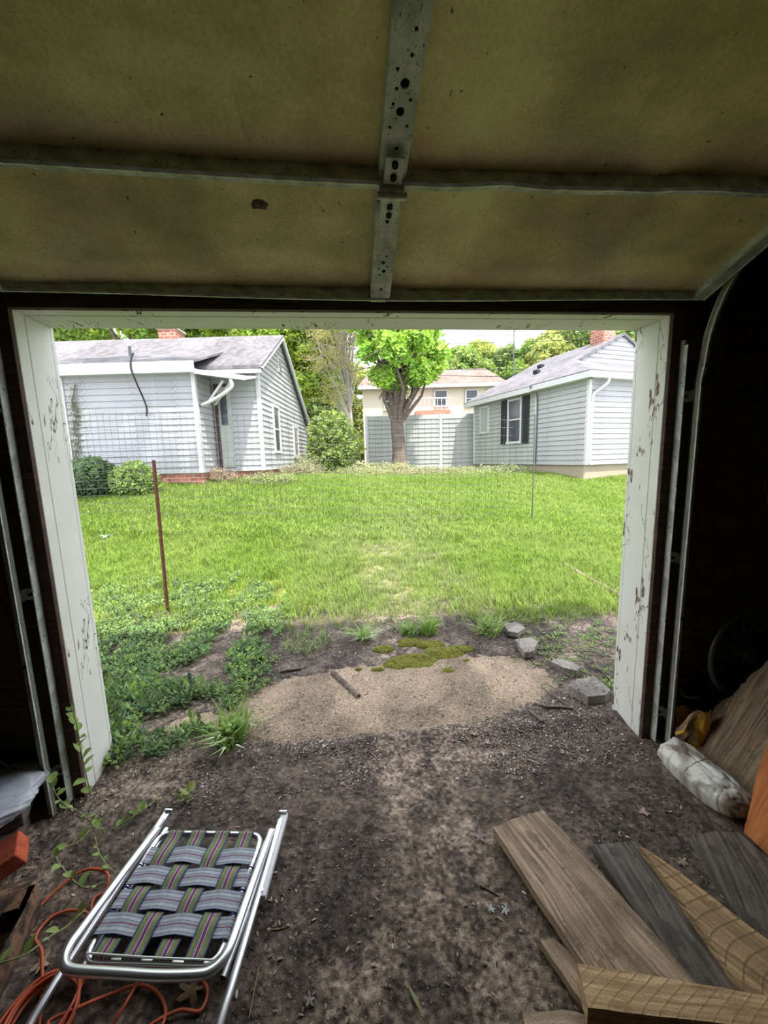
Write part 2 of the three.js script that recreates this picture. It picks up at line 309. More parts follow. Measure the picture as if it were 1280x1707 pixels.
// ------------------------------------------------------------------ overhead door, raised: four sections on a curve
{
  const door = group('door_1', 'raised sectional garage door with stained brown panels and metal rails overhead', 'garage door', [0, 0, 0], 0, null, 'structure');
  const SEC = [[2.148, 0.1, 21.2, 0.43], [2.303, 0.505, 10.5, 0.46], [2.387, 0.96, 2, 0.46], [2.403, 1.42, 0, 0.46]];
  const X0 = 0.02, X1 = 2.775, XM = 1.405;
  const put = (m, s) => { m.rotation.x = -s[2] * Math.PI / 180; m.position.y += s[0]; m.position.z += s[1]; return m; };
  const sag = (x) => -0.022 * Math.pow(Math.sin(Math.PI * clamp((x - X0) / (X1 - X0))), 2);
  // a bar along x, with the sag of the door and a dent where asked
  function bar(profile, dent) {
    const n = 90, pos = [], idx = [], uv = [], k = profile.length;
    for (let i = 0; i <= n; i++) { const x = mix(X0, X1, i / n); profile.forEach(([py, pz], j) => { const [dy, dz] = dent ? dent(x, j) : [0, 0]; pos.push(x, py + dy + sag(x), pz + dz); uv.push(x, j * 0.03); }); }
    for (let i = 0; i < n; i++) for (let j = 0; j < k; j++) { const a = i * k + j, b = i * k + (j + 1) % k; idx.push(a, b, a + k, b, b + k, a + k); }
    const g = geo(pos, idx, uv); return toCreasedNormals(g, 0.6);
  }
  const stile = (len, holes) => {
    const s = new THREE.Shape([[-0.036, 0], [0.036, 0], [0.036, len], [-0.036, len]].map((p) => new THREE.Vector2(...p)));
    for (const [hx, hy, r] of holes) { const h = new THREE.Path(); h.absarc(hx, hy, r, 0, 6.2832, true); s.holes.push(h); }
    const g = new THREE.ExtrudeGeometry(s, { depth: 0.004, bevelEnabled: false, curveSegments: 10 }).rotateX(Math.PI / 2).translate(0, -0.028, 0);
    return boxUV(join([g, box(0.004, 0.028, len, -0.036, -0.014, len / 2), box(0.004, 0.028, len, 0.036, -0.014, len / 2)]));
  };
  const patterns = [
    [[0, 0.05, 0.006], [0.012, 0.062, 0.003], [-0.01, 0.115, 0.004], [0.004, 0.13, 0.007], [-0.014, 0.14, 0.004], [0.014, 0.15, 0.004], [0, 0.165, 0.006], [0.01, 0.19, 0.004], [0, 0.31, 0.006], [0.003, 0.33, 0.009], [0, 0.375, 0.009]],
    [[0, 0.07, 0.008], [0.002, 0.1, 0.005], [-0.02, 0.15, 0.004], [0.02, 0.155, 0.004], [0, 0.185, 0.01], [-0.018, 0.2, 0.004], [0.02, 0.21, 0.004], [-0.014, 0.23, 0.004], [0.003, 0.24, 0.01], [-0.016, 0.265, 0.004], [0.01, 0.29, 0.004], [0.012, 0.33, 0.004]], [], []];
  SEC.forEach((s, i) => {
    const L = s[3];
    for (const [a, b] of [[X0 + 0.02, XM - 0.02], [XM + 0.02, X1 - 0.03]]) {
      const n = 24, pos = [], idx = [], uv = [];
      for (const y of [0, 0.012]) for (let k = 0; k <= n; k++) for (let j = 0; j <= 6; j++) { const x = mix(a, b, k / n), z = mix(0.012, L - 0.012, j / 6); pos.push(x, y + sag(x) * mix(i ? 1 : 0.2, 1, i ? 1 : j / 6) + 0.006 * (fbm(x * 2 + i, z * 4, 2) - 0.5), z); uv.push(x + i * 0.37, z + i * 0.61); }
      for (let q = 0; q < 2; q++) for (let k = 0; k < n; k++) for (let j = 0; j < 6; j++) { const o = q * (n + 1) * 7 + k * 7 + j; idx.push(o, o + 1, o + 7, o + 1, o + 8, o + 7); }
      put(part(door, 'panel', geo(pos, idx, uv), M.hardboard, 'stained olive brown hardboard panel'), s);
    }
    const st = put(part(door, 'centre_stile', stile(L, patterns[i]), M.galv, 'perforated galvanised centre stile'), s); st.position.x = XM; st.translateY(sag(XM) * (i ? 1 : 0.6));
    for (const [x, d] of [[X0 + 0.02, 1], [X1 - 0.02, -1]]) { const e = put(part(door, 'end_stile', boxUV(join([box(0.05, 0.004, L, 0, -0.026, L / 2), box(0.004, 0.04, L, 0.024, -0.012, L / 2), box(0.004, 0.03, L, -0.024, -0.012, L / 2)])), M.galv), s); e.position.x = x; }
  });
  // bottom rail, joint rails (upper edge of one section, lower edge of the next)
  const b0 = put(part(door, 'bottom_rail', bar([[0.012, -0.012], [-0.018, -0.014], [-0.03, -0.008], [-0.034, 0.0], [-0.03, 0.006], [-0.012, 0.012], [0.012, 0.012]].map(([y, z]) => [y, z])), M.galv), [SEC[0][0], SEC[0][1], 21]);
  b0.position.y += 0.006;
  const dent = (x, j) => { const d = Math.exp(-Math.pow((x - 2.18) / 0.05, 2)), e = Math.exp(-Math.pow((x - 2.34) / 0.12, 2)), f = Math.exp(-Math.pow((x - 1.72) / 0.08, 2)); return j > 0 && j < 6 ? [0.012 * d - 0.006 * e + 0.006 * f, -0.016 * d + 0.012 * e + 0.004 * f] : [0, 0]; };
  for (let i = 1; i < 4; i++) {
    const s = SEC[i], d = i === 1 ? dent : null;
    put(part(door, 'joint_rail', bar([[0.012, -0.03], [-0.016, -0.032], [-0.022, -0.026], [-0.022, -0.012], [-0.016, -0.007], [-0.006, -0.006], [0.012, -0.006]], d), M.galv), s);
    put(part(door, 'strut', bar([[0.012, 0.002], [-0.034, 0.0], [-0.042, 0.005], [-0.044, 0.012], [-0.04, 0.02], [-0.03, 0.022], [0.012, 0.02]], d), M.galv, 'long rolled metal strut with a kink'), s);
  }
  // hinge over the first joint
  const hg = part(door, 'hinge', boxUV(join([box(0.056, 0.005, 0.07, 0, -0.052, -0.055, 0.002), box(0.05, 0.005, 0.075, 0, -0.05, 0.06, 0.002), box(0.07, 0.02, 0.03, 0, -0.054, 0.002, 0.004), new THREE.CylinderGeometry(0.009, 0.009, 0.082, 12).rotateZ(Math.PI / 2).translate(0, -0.066, 0.002)])), M.galv);
  put(hg, SEC[1]); hg.position.x = XM; hg.translateY(sag(XM));
  for (const [x, z] of [[0, -0.075], [0, -0.045], [0, 0.045], [0, 0.08]]) part(hg, 'bolt', join([new THREE.CylinderGeometry(0.009, 0.009, 0.007, 6).translate(x, -0.056, z)]), M.hole);
  const cl = put(part(door, 'bottom_bracket', boxUV(join([box(0.06, 0.006, 0.05, 0, -0.036, 0.02, 0.002), box(0.06, 0.04, 0.006, 0, -0.02, -0.016, 0.002)])), M.galv), SEC[0]); cl.position.x = XM - 0.005;
  for (const z of [0.008, 0.03]) part(cl, 'bolt', new THREE.CylinderGeometry(0.008, 0.008, 0.008, 6).translate(0.012, -0.041, z), M.hole);
  // a flaked chip and a scar on the boards
  const chip = (px, py, y, w, h) => { const p = atY(px, py, y), q = []; for (let k = 0; k < 22; k++) { const a = k / 22 * 6.283, r = 0.6 + 0.6 * vnoise(k * 0.8, px); q.push(new THREE.Vector2(Math.cos(a) * r * w, Math.sin(a) * r * h)); } const m = part(door, 'chipped_spot', new THREE.ExtrudeGeometry(new THREE.Shape(q), { depth: 0.003, bevelEnabled: false }).rotateX(Math.PI / 2), M.plankGrey, 'dark flaked chip in the hardboard'); m.position.copy(p); return m; };
  chip(432, 341, 2.209, 0.028, 0.014).rotation.x = -0.37;
  chip(1082, 202, 2.352, 0.02, 0.009).rotation.x = -0.18;
}

// ------------------------------------------------------------------ door tracks
function track(x, s, label) {
  const g = group('door_track', label, 'door track', [x, 0, 0], 0, 'overhead door tracks');
  const path = [[0.0, 0.078]]; for (let y = 0.2; y < 1.8; y += 0.2) path.push([y, 0.08]);
  path.push([1.85, 0.088], [1.98, 0.104], [2.06, 0.128], [2.13, 0.158], [2.2, 0.2], [2.26, 0.25], [2.31, 0.31], [2.345, 0.38], [2.365, 0.46], [2.375, 0.56]); for (let z = 0.8; z < 2.6; z += 0.3) path.push([2.378, z]);
  const sweep = (prof) => {
    const pos = [], idx = [], uv = [], k = prof.length; let len = 0;
    path.forEach((p, i) => { const a = path[Math.max(0, i - 1)], b = path[Math.min(path.length - 1, i + 1)], l = Math.hypot(b[0] - a[0], b[1] - a[1]), ty = (b[0] - a[0]) / l, tz = (b[1] - a[1]) / l; if (i) len += Math.hypot(p[0] - path[i - 1][0], p[1] - path[i - 1][1]);
      prof.forEach(([dx, dn], j) => { pos.push(s * dx, p[0] - tz * dn, p[1] + ty * dn); uv.push(j * 0.01, len); }); });
    for (let i = 0; i < path.length - 1; i++) for (let j = 0; j < k; j++) { const a = i * k + j, b = i * k + (j + 1) % k; idx.push(a, b, a + k, b, b + k, a + k); }
    return toCreasedNormals(geo(pos, idx, uv), 0.7);
  };
  const arc = []; for (let k = 0; k <= 8; k++) { const a = -1.9 + k / 8 * 3.9; arc.push([0.004 + 0.012 * Math.cos(a), 0.012 + 0.012 * Math.sin(a)]); }
  part(g, 'rail', sweep([...arc, [-0.003, 0.03], [0.0, 0.02], [0.03, 0.01], [0.032, -0.035], [0.028, -0.035], [0.026, 0.004]]), M.galv);
  part(g, 'angle_iron', boxUV(join([box(0.004, 1.95, 0.05, s * -0.028, 0.985, 0.03), box(0.03, 1.95, 0.004, s * -0.042, 0.985, 0.006)])), M.galv);
  for (const y of [0.16, 0.98, 1.74]) {
    const b = part(g, 'bracket', boxUV(join([box(0.05, 0.05, 0.004, s * -0.0, y, 0.024, 0.001), box(0.004, 0.05, 0.04, s * 0.022, y, 0.044, 0.001)])), M.galv);
    part(b, 'bolt', new THREE.CylinderGeometry(0.008, 0.008, 0.014, 8).rotateX(Math.PI / 2).translate(0, y, 0.03), M.hole);
  }
  for (const y of [0.7, 1.78, 1.86]) part(g, 'splice_bolt', new THREE.CylinderGeometry(0.007, 0.007, 0.01, 8).rotateX(Math.PI / 2).translate(s * 0.006, y, 0.108), M.hole);
  return g;
}
track(-0.075, -1, 'metal overhead door track beside the finely cracked jamb');
track(DW + 0.075, 1, 'metal overhead door track beside the peeling jamb, curving up to the door');
{
  const p = atX(1147, 588, DW + 0.05);
  const g = one('strike_plate', boxUV(box(0.012, 0.12, 0.035, 0, 0, 0, 0.002)), M.galv, 'small bright metal plate screwed beside the curved door track', 'plate'); g.position.set(p.x, p.y, 0.018);
}
{ // lift spring stretched along the other track
  const pts = []; for (let i = 0; i <= 520; i++) { const a = i / 520; pts.push(V(0.022 * Math.cos(a * 6.283 * 46), 0.55 + 0.85 * a, 0.022 * Math.sin(a * 6.283 * 46))); }
  const s = group('lift_spring', 'dark coil spring hanging beside the metal door track', 'spring', [-0.24, 0, 0.16]);
  part(s, 'coil', new THREE.TubeGeometry(new THREE.CatmullRomCurve3(pts), 1040, 0.0035, 5), M.wire);
  part(s, 'hook', tube([[0, 1.4, 0], [0, 1.44, 0], [0, 1.9, -0.02], [0, 2.4, -0.1]], 0.003, 20, 5), M.wire);
  part(s, 'tail', tube([[0, 0.55, 0], [0, 0.5, 0], [0.02, 0.3, -0.04], [0.1, 0.18, -0.09]], 0.003, 20, 5), M.wire);
}
{
  const pts = [[1278, 600], [1275, 650], [1268, 690], [1262, 720], [1265, 750], [1274, 790], [1282, 850]].map(([x, y], i) => { const p = atX(x, y, 3.1); return p; });
  pts.unshift(V(pts[0].x, 2.72, pts[0].z));
  one('hanging_cable', tube(pts, 0.0035, 50, 6), M.black, 'thin dark cable hanging loosely by the unlit wall', 'cable');
}

// ------------------------------------------------------------------ houses
const boardCache = {};
function clapboard(len, exp = 0.135) {       // one lapped siding board: proud at its lower edge
  const key = len.toFixed(3) + '/' + exp.toFixed(4);
  if (boardCache[key]) return boardCache[key];
  const t = 0.036, b = 0.006, h = exp + 0.012;
  const p = [[0, 0, 0], [len, 0, 0], [len, 0, t], [0, 0, t], [0, h, 0], [len, h, 0], [len, h, b], [0, h, b]].flat();
  const g = boxUV(geo(p, [3, 2, 6, 3, 6, 7, 0, 1, 2, 0, 2, 3, 4, 7, 6, 4, 6, 5, 0, 3, 7, 0, 7, 4, 1, 5, 6, 1, 6, 2, 0, 4, 5, 0, 5, 1]));
  return boardCache[key] = g;
}
// siding on a wall that starts at (x, z), faces local +z turned by `turn`; spans(y) gives [from, to] along the wall
function siding(parent, x, z, turn, y0, y1, spans, mat, exp = 0.135) {
  for (let y = y0; y < y1 - 0.02; y += exp) { const e = Math.min(exp, y1 - y), [a, b] = spans(y + e * 0.5); if (b - a < 0.05) continue; const m = part(parent, 'siding_board', clapboard(Math.round((b - a) * 50) / 50, e), mat); m.position.set(x + Math.cos(turn) * a, y, z - Math.sin(turn) * a); m.rotation.y = turn; }
}
function roofSlab(pts, t = 0.08) {           // sloping roof plane with thickness; pts counter-clockwise from above
  const n = pts.length, pos = [], idx = [];
  for (const d of [0, -t]) for (const p of pts) pos.push(p[0], p[1] + d, p[2]);
  for (let i = 1; i < n - 1; i++) { idx.push(0, i, i + 1, n, n + i + 1, n + i); }
  for (let i = 0; i < n; i++) { const j = (i + 1) % n; idx.push(i, n + i, j, j, n + i, n + j); }
  return boxUV(geo(pos, idx));
}
const prism = (outline, z0, z1) => { const s = new THREE.Shape(outline.map(([x, y]) => new THREE.Vector2(x, y))); return new THREE.ExtrudeGeometry(s, { depth: z1 - z0, bevelEnabled: false }).translate(0, 0, z0); };
{
  // white house with a bump-out and a porch hood
  const c = ahead(-2.9, 9.4), o = group('white_house', 'white clapboard house with brick chimney, bump-out and porch hood', 'house', [c.x, 0, c.z], YAW);
  const GB = 0.7, SB = 1.28, EV = 3.72, RG = 4.95, ZR = -1.98, RE = 2.35, ZE = -6.0, XW = -10, BX0 = -4.1, BX1 = -1.15, BZ = 0.8, BT = 3.42;
  const side = (z) => z > ZR ? mix(EV, RG, z / ZR) : mix(RG, RE, (z - ZR) / (ZE - ZR));
  // inner walls behind the boards (z runs backwards, so outline in z)
  part(o, 'wall_core', boxUV(prism([[0, SB], [-ZE, SB], [-ZE, RE - 0.03], [-ZR, RG - 0.03], [0, EV - 0.03]], 0, -XW - 0.03).rotateY(Math.PI / 2).rotateY(0).translate(XW, 0, 0)), M.siding);
  part(o, 'bump_out_core', boxUV(box(BX1 - BX0 - 0.04, BT - SB + 0.15, BZ, (BX0 + BX1) / 2, (BT + SB + 0.15) / 2, BZ / 2 - 0.02)), M.siding);
  part(o, 'foundation', boxUV(join([box(BX1 - BX0 - 0.06, SB - GB, BZ, (BX0 + BX1) / 2, (SB + GB) / 2, BZ / 2 - 0.03), box(-XW - 0.1, SB - GB, -ZE - 0.1, XW / 2, (SB + GB) / 2, ZE / 2)])), M.brick, 'low brick foundation');
  siding(o, BX0, BZ - 0.02, 0, SB, BT, () => [0.02, BX1 - BX0 - 0.02], M.siding);
  siding(o, BX1 - 0.02, BZ - 0.02, Math.PI / 2, SB, BT + 0.1, () => [0, BZ - 0.02], M.siding);
  siding(o, BX1, 0, 0, SB, EV, () => [0.02, -BX1 - 0.02], M.siding);
  siding(o, XW, 0, 0, SB, EV, () => [4.5, BX0 - XW], M.siding);
  siding(o, 0, 0, Math.PI / 2, SB, RG - 0.06, (y) => { const back = y < RE ? -ZE : mix(-ZE, -ZR, (y - RE) / (RG - RE)), front = y < EV ? 0 : mix(0, -ZR, (y - EV) / (RG - EV)); return [front + 0.02, back - 0.02]; }, M.siding);
  for (const [x, z, y1] of [[BX0 + 0.03, BZ - 0.01, BT], [BX1 - 0.03, BZ - 0.01, BT + 0.1], [-0.03, 0.0, EV]]) part(o, 'corner_post', boxUV(box(0.09, y1 - SB, 0.09, x, (y1 + SB) / 2, z, 0.006)), M.whiteTrim);
  // roofs
  part(o, 'roof', roofSlab([[0.18, EV - 0.02, 0.3], [0.18, RG + 0.09, ZR], [XW, RG + 0.09, ZR], [XW, EV - 0.02, 0.3]]), M.shingle, 'grey shingle roof slope');
  part(o, 'roof', roofSlab([[0.18, RG + 0.09, ZR], [0.18, RE + 0.0, ZE - 0.2], [XW, RE + 0.0, ZE - 0.2], [XW, RG + 0.09, ZR]]), M.shingle);
  part(o, 'bump_out_roof', roofSlab([[BX1 + 0.12, BT + 0.22, BZ + 0.28], [BX1 + 0.12, EV + 0.53, -0.6], [BX0 - 0.2, EV + 0.53, -0.6], [BX0 - 0.2, BT + 0.22, BZ + 0.28]], 0.05), M.shingle);
  part(o, 'fascia', boxUV(join([box(BX1 - BX0 + 0.34, 0.23, 0.03, (BX0 + BX1) / 2 - 0.04, BT + 0.1, BZ + 0.27, 0.004), box(BX1 - BX0 + 0.3, 0.02, 0.3, (BX0 + BX1) / 2 - 0.04, BT + 0.02, BZ + 0.12)])), M.whiteTrim, 'wide white fascia board');
  part(o, 'fascia', boxUV(join([box(BX0 - XW, 0.16, 0.03, (BX0 + XW) / 2, EV - 0.13, 0.27), box(-BX1 + 0.16, 0.14, 0.03, BX1 / 2 + 0.08, EV - 0.12, 0.27), box(-XW, 0.02, 0.3, XW / 2, EV - 0.1, 0.13)])), M.whiteTrim);
  for (const [za, ya, zb, yb] of [[0.3, EV - 0.08, ZR, RG + 0.02], [ZR, RG + 0.02, ZE - 0.2, RE - 0.08]]) part(o, 'rake_board', tube([[0.15, ya - 0.03, za], [0.15, yb - 0.03, zb]], 0.055, 1, 4), M.whiteTrim);
  // chimney with flue cap, vent pipe
  const ch = part(o, 'chimney', boxUV(box(0.5, 0.75, 0.5, -3.1, RG - 0.05, ZR - 0.2), 1), M.brick, 'red brick chimney'); part(ch, 'flue_cap', boxUV(join([box(0.58, 0.05, 0.58, -3.1, RG + 0.35, ZR - 0.2), prism([[-0.3, 0], [0.3, 0], [0.14, 0.1], [-0.14, 0.1]], -0.28, 0.28).translate(-3.1, RG + 0.375, ZR - 0.2)])), M.galv);
  part(o, 'vent_pipe', join([new THREE.CylinderGeometry(0.035, 0.035, 0.28, 10).translate(-3.15, EV + 0.48, -0.25), new THREE.CylinderGeometry(0.05, 0.11, 0.1, 10).translate(-3.15, EV + 0.34, -0.25)]), M.wire);
  // porch hood with braces and a rain pipe
  part(o, 'porch_hood', boxUV(join([roofSlab([[0.0, 3.28, 1.0], [0.0, 3.52, 0.02], [BX1, 3.56, 0.02], [BX1, 3.46, 1.0]], 0.05), roofSlab([[0.02, 3.24, 1.02], [0.02, 3.32, 1.0], [BX1, 3.5, 1.0], [BX1, 3.42, 1.02]], 0.02)])), M.whiteTrim, 'sloping white porch hood');
  part(o, 'brace', tube([[BX1 + 0.14, 2.85, 0.2], [-0.35, 3.3, 0.75]], 0.03, 1, 6), M.whiteTrim); part(o, 'brace', tube([[BX1 + 0.12, 2.78, 0.62], [BX1 + 0.6, 3.28, 0.75]], 0.03, 1, 6), M.whiteTrim);
  part(o, 'rain_pipe', tube([[-0.3, 3.25, 0.98], [-0.28, 3.12, 0.98], [-0.4, 3.02, 0.95], [-0.8, 2.86, 0.8], [BX1 + 0.06, 2.78, 0.7]], 0.04, 24, 8), M.whiteTrim);
  // door in the recess
  const d = part(o, 'door', boxUV(box(0.3, 1.9, 0.05, BX1 + 0.3, SB + 1.05, 0.035, 0.005)), M.sidingDull); part(d, 'door_pane', box(0.16, 0.75, 0.03, BX1 + 0.28, SB + 1.48, 0.055), M.glassDark, 'dark glass in the door'); part(d, 'door_frame', boxUV(join([box(0.05, 2.0, 0.08, BX1 + 0.1, SB + 1.0, 0.05), box(0.4, 0.06, 0.08, BX1 + 0.28, SB + 2.03, 0.05)])), M.brownTrim);
  // windows and a vent in the gable
  for (const [z, y, w, h] of [[-1.15, 2.35, 0.55, 1.15], [-3.4, 2.1, 0.6, 0.9]]) { const w0 = part(o, 'window', boxUV(join([box(0.05, h + 0.14, 0.07, 0.04, y, z - w / 2), box(0.05, h + 0.14, 0.07, 0.04, y, z + w / 2), box(0.05, 0.07, w, 0.04, y + h / 2 + 0.03, z), box(0.06, 0.07, w + 0.1, 0.045, y - h / 2 - 0.03, z), box(0.04, 0.04, w, 0.035, y, z)])), M.whiteTrim); part(w0, 'pane', box(0.02, h, w, 0.03, y, z), M.glassDark); }
  const lv = part(o, 'gable_vent', boxUV(box(0.04, 0.42, 0.28, 0.035, RG - 0.75, ZR + 0.1, 0.004)), M.galv); for (let k = 0; k < 5; k++) part(lv, 'slat', box(0.02, 0.012, 0.24, 0.062, RG - 0.9 + k * 0.075, ZR + 0.1), M.wire);
  // service cable down the wall
  part(o, 'service_cable', tube([[-2.36, 3.86, 0.9], [-2.33, 3.72, 1.04], [-2.31, 3.5, 1.12], [-2.26, 3.2, 1.06], [-2.25, 2.9, 0.9], [-2.23, 2.7, 0.86], [-2.26, 2.55, 0.86]], 0.019, 40, 6), M.black, 'dark cable hanging down the wall');
}
{
  // white house with black shutters
  const c = ahead(5.27, 9.9), o = group('shuttered_house', 'white clapboard house with black shutters and beige block base', 'house', [c.x, 0, c.z], YAW + 20 * Math.PI / 180);
  const GB = 0.55, SB = 1.17, EV = 3.55, ZA = -1.8, ZE = -5.1, XE = 6.5, RX = 3.3, RY = 5.15;
  part(o, 'wall_core', boxUV(join([box(XE, EV - SB, -ZE - 0.02, XE / 2 + 0.02, (EV + SB) / 2, ZE / 2 - 0.01), prism([[0.02, EV - 0.02], [XE, EV - 0.02], [RX, RY - 0.06]], ZE, ZA - 0.02)])), M.siding);
  part(o, 'foundation', boxUV(box(XE, SB - GB, -ZE - 0.06, XE / 2 + 0.03, (SB + GB) / 2, ZE / 2 - 0.03)), M.beigeBlock, 'beige rendered foundation');
  siding(o, 0, 0, 0, SB, EV, () => [0.03, XE], M.siding);
  siding(o, 0, ZA, -Math.PI / 2, SB, EV - 0.02, () => [0.02, -ZA - 0.02], M.siding);
  siding(o, 0, ZE, -Math.PI / 2, SB, EV - 0.02, () => [0.02, ZA - ZE - 0.03], M.sidingDull);
  siding(o, 0, ZA, 0, 4.15, RY - 0.05, (y) => [mix(0, RX, (y - EV) / (RY - EV)), XE - mix(0, XE - RX, (y - EV) / (RY - EV))], M.siding);
  for (const [x, z] of [[0.02, 0.0], [0.0, ZA], [0.0, ZE + 0.04]]) part(o, 'corner_post', boxUV(box(0.09, EV - SB, 0.09, x, (EV + SB) / 2, z, 0.006)), M.whiteTrim);
  // roofs: hipped front part and the gable behind it
  part(o, 'roof', roofSlab([[-0.28, EV - 0.06, 0.28], [XE, EV - 0.06, 0.28], [XE, 4.3, ZA], [1.35, 4.3, ZA]], 0.07), M.shingle, 'pale grey shingle hip');
  part(o, 'roof', roofSlab([[-0.28, EV - 0.06, 0.28], [1.35, 4.3, ZA], [-0.28, EV - 0.06, ZA]], 0.07), M.shingle);
  part(o, 'roof', roofSlab([[-0.3, EV - 0.08, ZA + 0.1], [RX, RY + 0.07, ZA + 0.1], [RX, RY + 0.07, ZE - 0.25], [-0.3, EV - 0.08, ZE - 0.25]], 0.08), M.shingle, 'grey shingle gable slope');
  part(o, 'roof', roofSlab([[RX, RY + 0.07, ZA + 0.1], [XE + 0.3, EV - 0.08, ZA + 0.1], [XE + 0.3, EV - 0.08, ZE - 0.25], [RX, RY + 0.07, ZE - 0.25]], 0.08), M.shingle);
  part(o, 'fascia', boxUV(join([box(XE + 0.28, 0.15, 0.03, XE / 2 - 0.14, EV - 0.16, 0.27), box(0.03, 0.15, -ZA + 0.28, -0.27, EV - 0.16, ZA / 2 + 0.14), box(0.03, 0.15, ZA - ZE + 0.2, -0.29, EV - 0.18, (ZA + ZE) / 2 - 0.1), box(XE, 0.02, 0.3, XE / 2 - 0.1, EV - 0.22, 0.13), box(0.3, 0.02, -ZE + 0.3, -0.13, EV - 0.22, ZE / 2)])), M.whiteTrim, 'white fascia and soffit');
  part(o, 'chimney', boxUV(box(0.5, 0.9, 0.5, 3.06, RY + 0.02, -2.3)), M.brick, 'red brick chimney');
  for (const [x, z] of [[1.1, ZA - 1.3], [1.9, ZA - 2.0]]) part(o, 'roof_vent', join([box(0.16, 0.12, 0.2, x, EV + 0.0 + (x + 0.3) * 0.47, z, 0.02)]), M.black);
  // shuttered window
  const zc = -2.75, yc = 2.55, wh = 1.35, ww = 0.62;
  const w = part(o, 'window', boxUV(join([box(0.06, wh + 0.12, 0.06, -0.04, yc, zc - ww / 2), box(0.06, wh + 0.12, 0.06, -0.04, yc, zc + ww / 2), box(0.06, 0.06, ww, -0.04, yc + wh / 2, zc), box(0.08, 0.07, ww + 0.1, -0.05, yc - wh / 2, zc), box(0.05, 0.045, ww, -0.04, yc + 0.05, zc)])), M.whiteTrim); part(w, 'pane', box(0.02, wh, ww, -0.03, yc, zc), M.glassDark);
  for (const s of [-1, 1]) { const sh = part(o, 'shutter', boxUV(box(0.04, wh + 0.1, 0.3, -0.045, yc, zc + s * 0.52, 0.005)), M.black, 'black shutter'); for (let k = 0; k < 14; k++) part(sh, 'slat', box(0.012, 0.02, 0.24, -0.07, yc - wh / 2 + 0.08 + k * 0.094, zc + s * 0.52), M.black); }
  // faint second window frame farther along, rain pipes
  const w2 = part(o, 'window', boxUV(join([box(0.05, 0.9, 0.05, -0.04, 2.75, -4.15), box(0.05, 0.9, 0.05, -0.04, 2.75, -4.65), box(0.05, 0.05, 0.5, -0.04, 3.2, -4.4), box(0.06, 0.06, 0.56, -0.045, 2.3, -4.4)])), M.whiteTrim); part(w2, 'pane', box(0.02, 0.88, 0.5, -0.03, 2.75, -4.4), M.sidingDull);
  part(o, 'rain_pipe', tube([[0.36, 3.33, 0.27], [0.36, 3.22, 0.25], [0.22, 3.06, 0.12], [0.1, 2.95, 0.07], [0.08, 2.6, 0.06], [0.08, 1.2, 0.06]], 0.035, 40, 8), M.whiteTrim, 'white rain pipe with elbow'); part(o, 'rain_pipe', tube([[-0.1, 3.3, ZA + 0.06], [-0.06, 3.1, ZA + 0.06], [-0.06, 1.2, ZA + 0.06]], 0.022, 16, 6), M.wire);
}
{
  // two-storey house far behind the maple
  const c = ahead(-1.3, 28), o = group('cream_house', 'cream two-storey house with tan roof beyond the maple tree', 'house', [c.x, 1.0, c.z], YAW);
  const W = 10.0, EV = 5.6, RG = 7.15;
  part(o, 'wall_core', boxUV(box(W, EV, 6, W / 2, EV / 2, -3)), M.cream);
  part(o, 'roof', roofSlab([[-0.3, EV - 0.1, 0.5], [W + 0.3, EV - 0.1, 0.5], [W - 0.5, RG, -2.6], [0.5, RG, -2.6]], 0.15), M.tanRoof, 'tan shingle roof'); part(o, 'roof', roofSlab([[0.5, RG, -2.6], [W - 0.5, RG, -2.6], [W + 0.3, EV - 0.1, -6.5], [-0.3, EV - 0.1, -6.5]], 0.15), M.tanRoof);
  part(o, 'fascia', box(W + 0.6, 0.22, 0.06, W / 2, EV - 0.2, 0.5), M.whiteTrim);
  for (const [x, y, w, h] of [[7.8, 4.55, 0.85, 1.05], [9.4, 4.75, 0.9, 0.8], [5.6, 4.6, 0.9, 1.0], [2.0, 4.5, 0.9, 1.1], [1.0, 1.9, 0.9, 1.2]]) { const f = part(o, 'window', join([box(0.1, h + 0.2, 0.12, x - w / 2, y, 0.06), box(0.1, h + 0.2, 0.12, x + w / 2, y, 0.06), box(w, 0.1, 0.12, x, y + h / 2 + 0.05, 0.06), box(w + 0.2, 0.1, 0.14, x, y - h / 2 - 0.05, 0.07), box(w, 0.06, 0.08, x, y, 0.05)]), M.whiteTrim); part(f, 'pane', box(w, h, 0.05, x, y, 0.04), M.glassDark); }
  const bl = part(o, 'balcony', boxUV(box(2.4, 0.3, 1.2, 4.9, 3.5, 0.6)), M.brick, 'reddish balcony deck'); for (let k = 0; k < 9; k++) part(bl, 'baluster', box(0.04, 0.85, 0.04, 3.75 + k * 0.29, 4.05, 1.15), M.whiteTrim); part(bl, 'handrail', box(2.4, 0.06, 0.08, 4.9, 4.48, 1.15), M.whiteTrim);
  part(o, 'lower_door', box(2.0, 1.9, 0.08, 5.0, 1.2, 0.05), M.plankTan);
}
{
  // white board fence behind the maple trunk: each board a piece
  const c = ahead(-0.6, 15.2), o = group('board_fence', 'white horizontal board fence behind the maple trunk', 'fence', [c.x, 1.0, c.z], YAW);
  for (let b = 0; b < 3; b++) { for (let k = 0; k < 12; k++) { const m = part(o, 'board', clapboard(1.42, 0.165), M.sidingDull); m.position.set(b * 1.46 + 0.04, 0.06 + k * 0.172, 0); } }
  for (let b = 0; b <= 3; b++) part(o, 'post', box(0.09, 2.3, 0.09, b * 1.46, 1.0, 0.0, 0.006), M.whiteTrim);
}
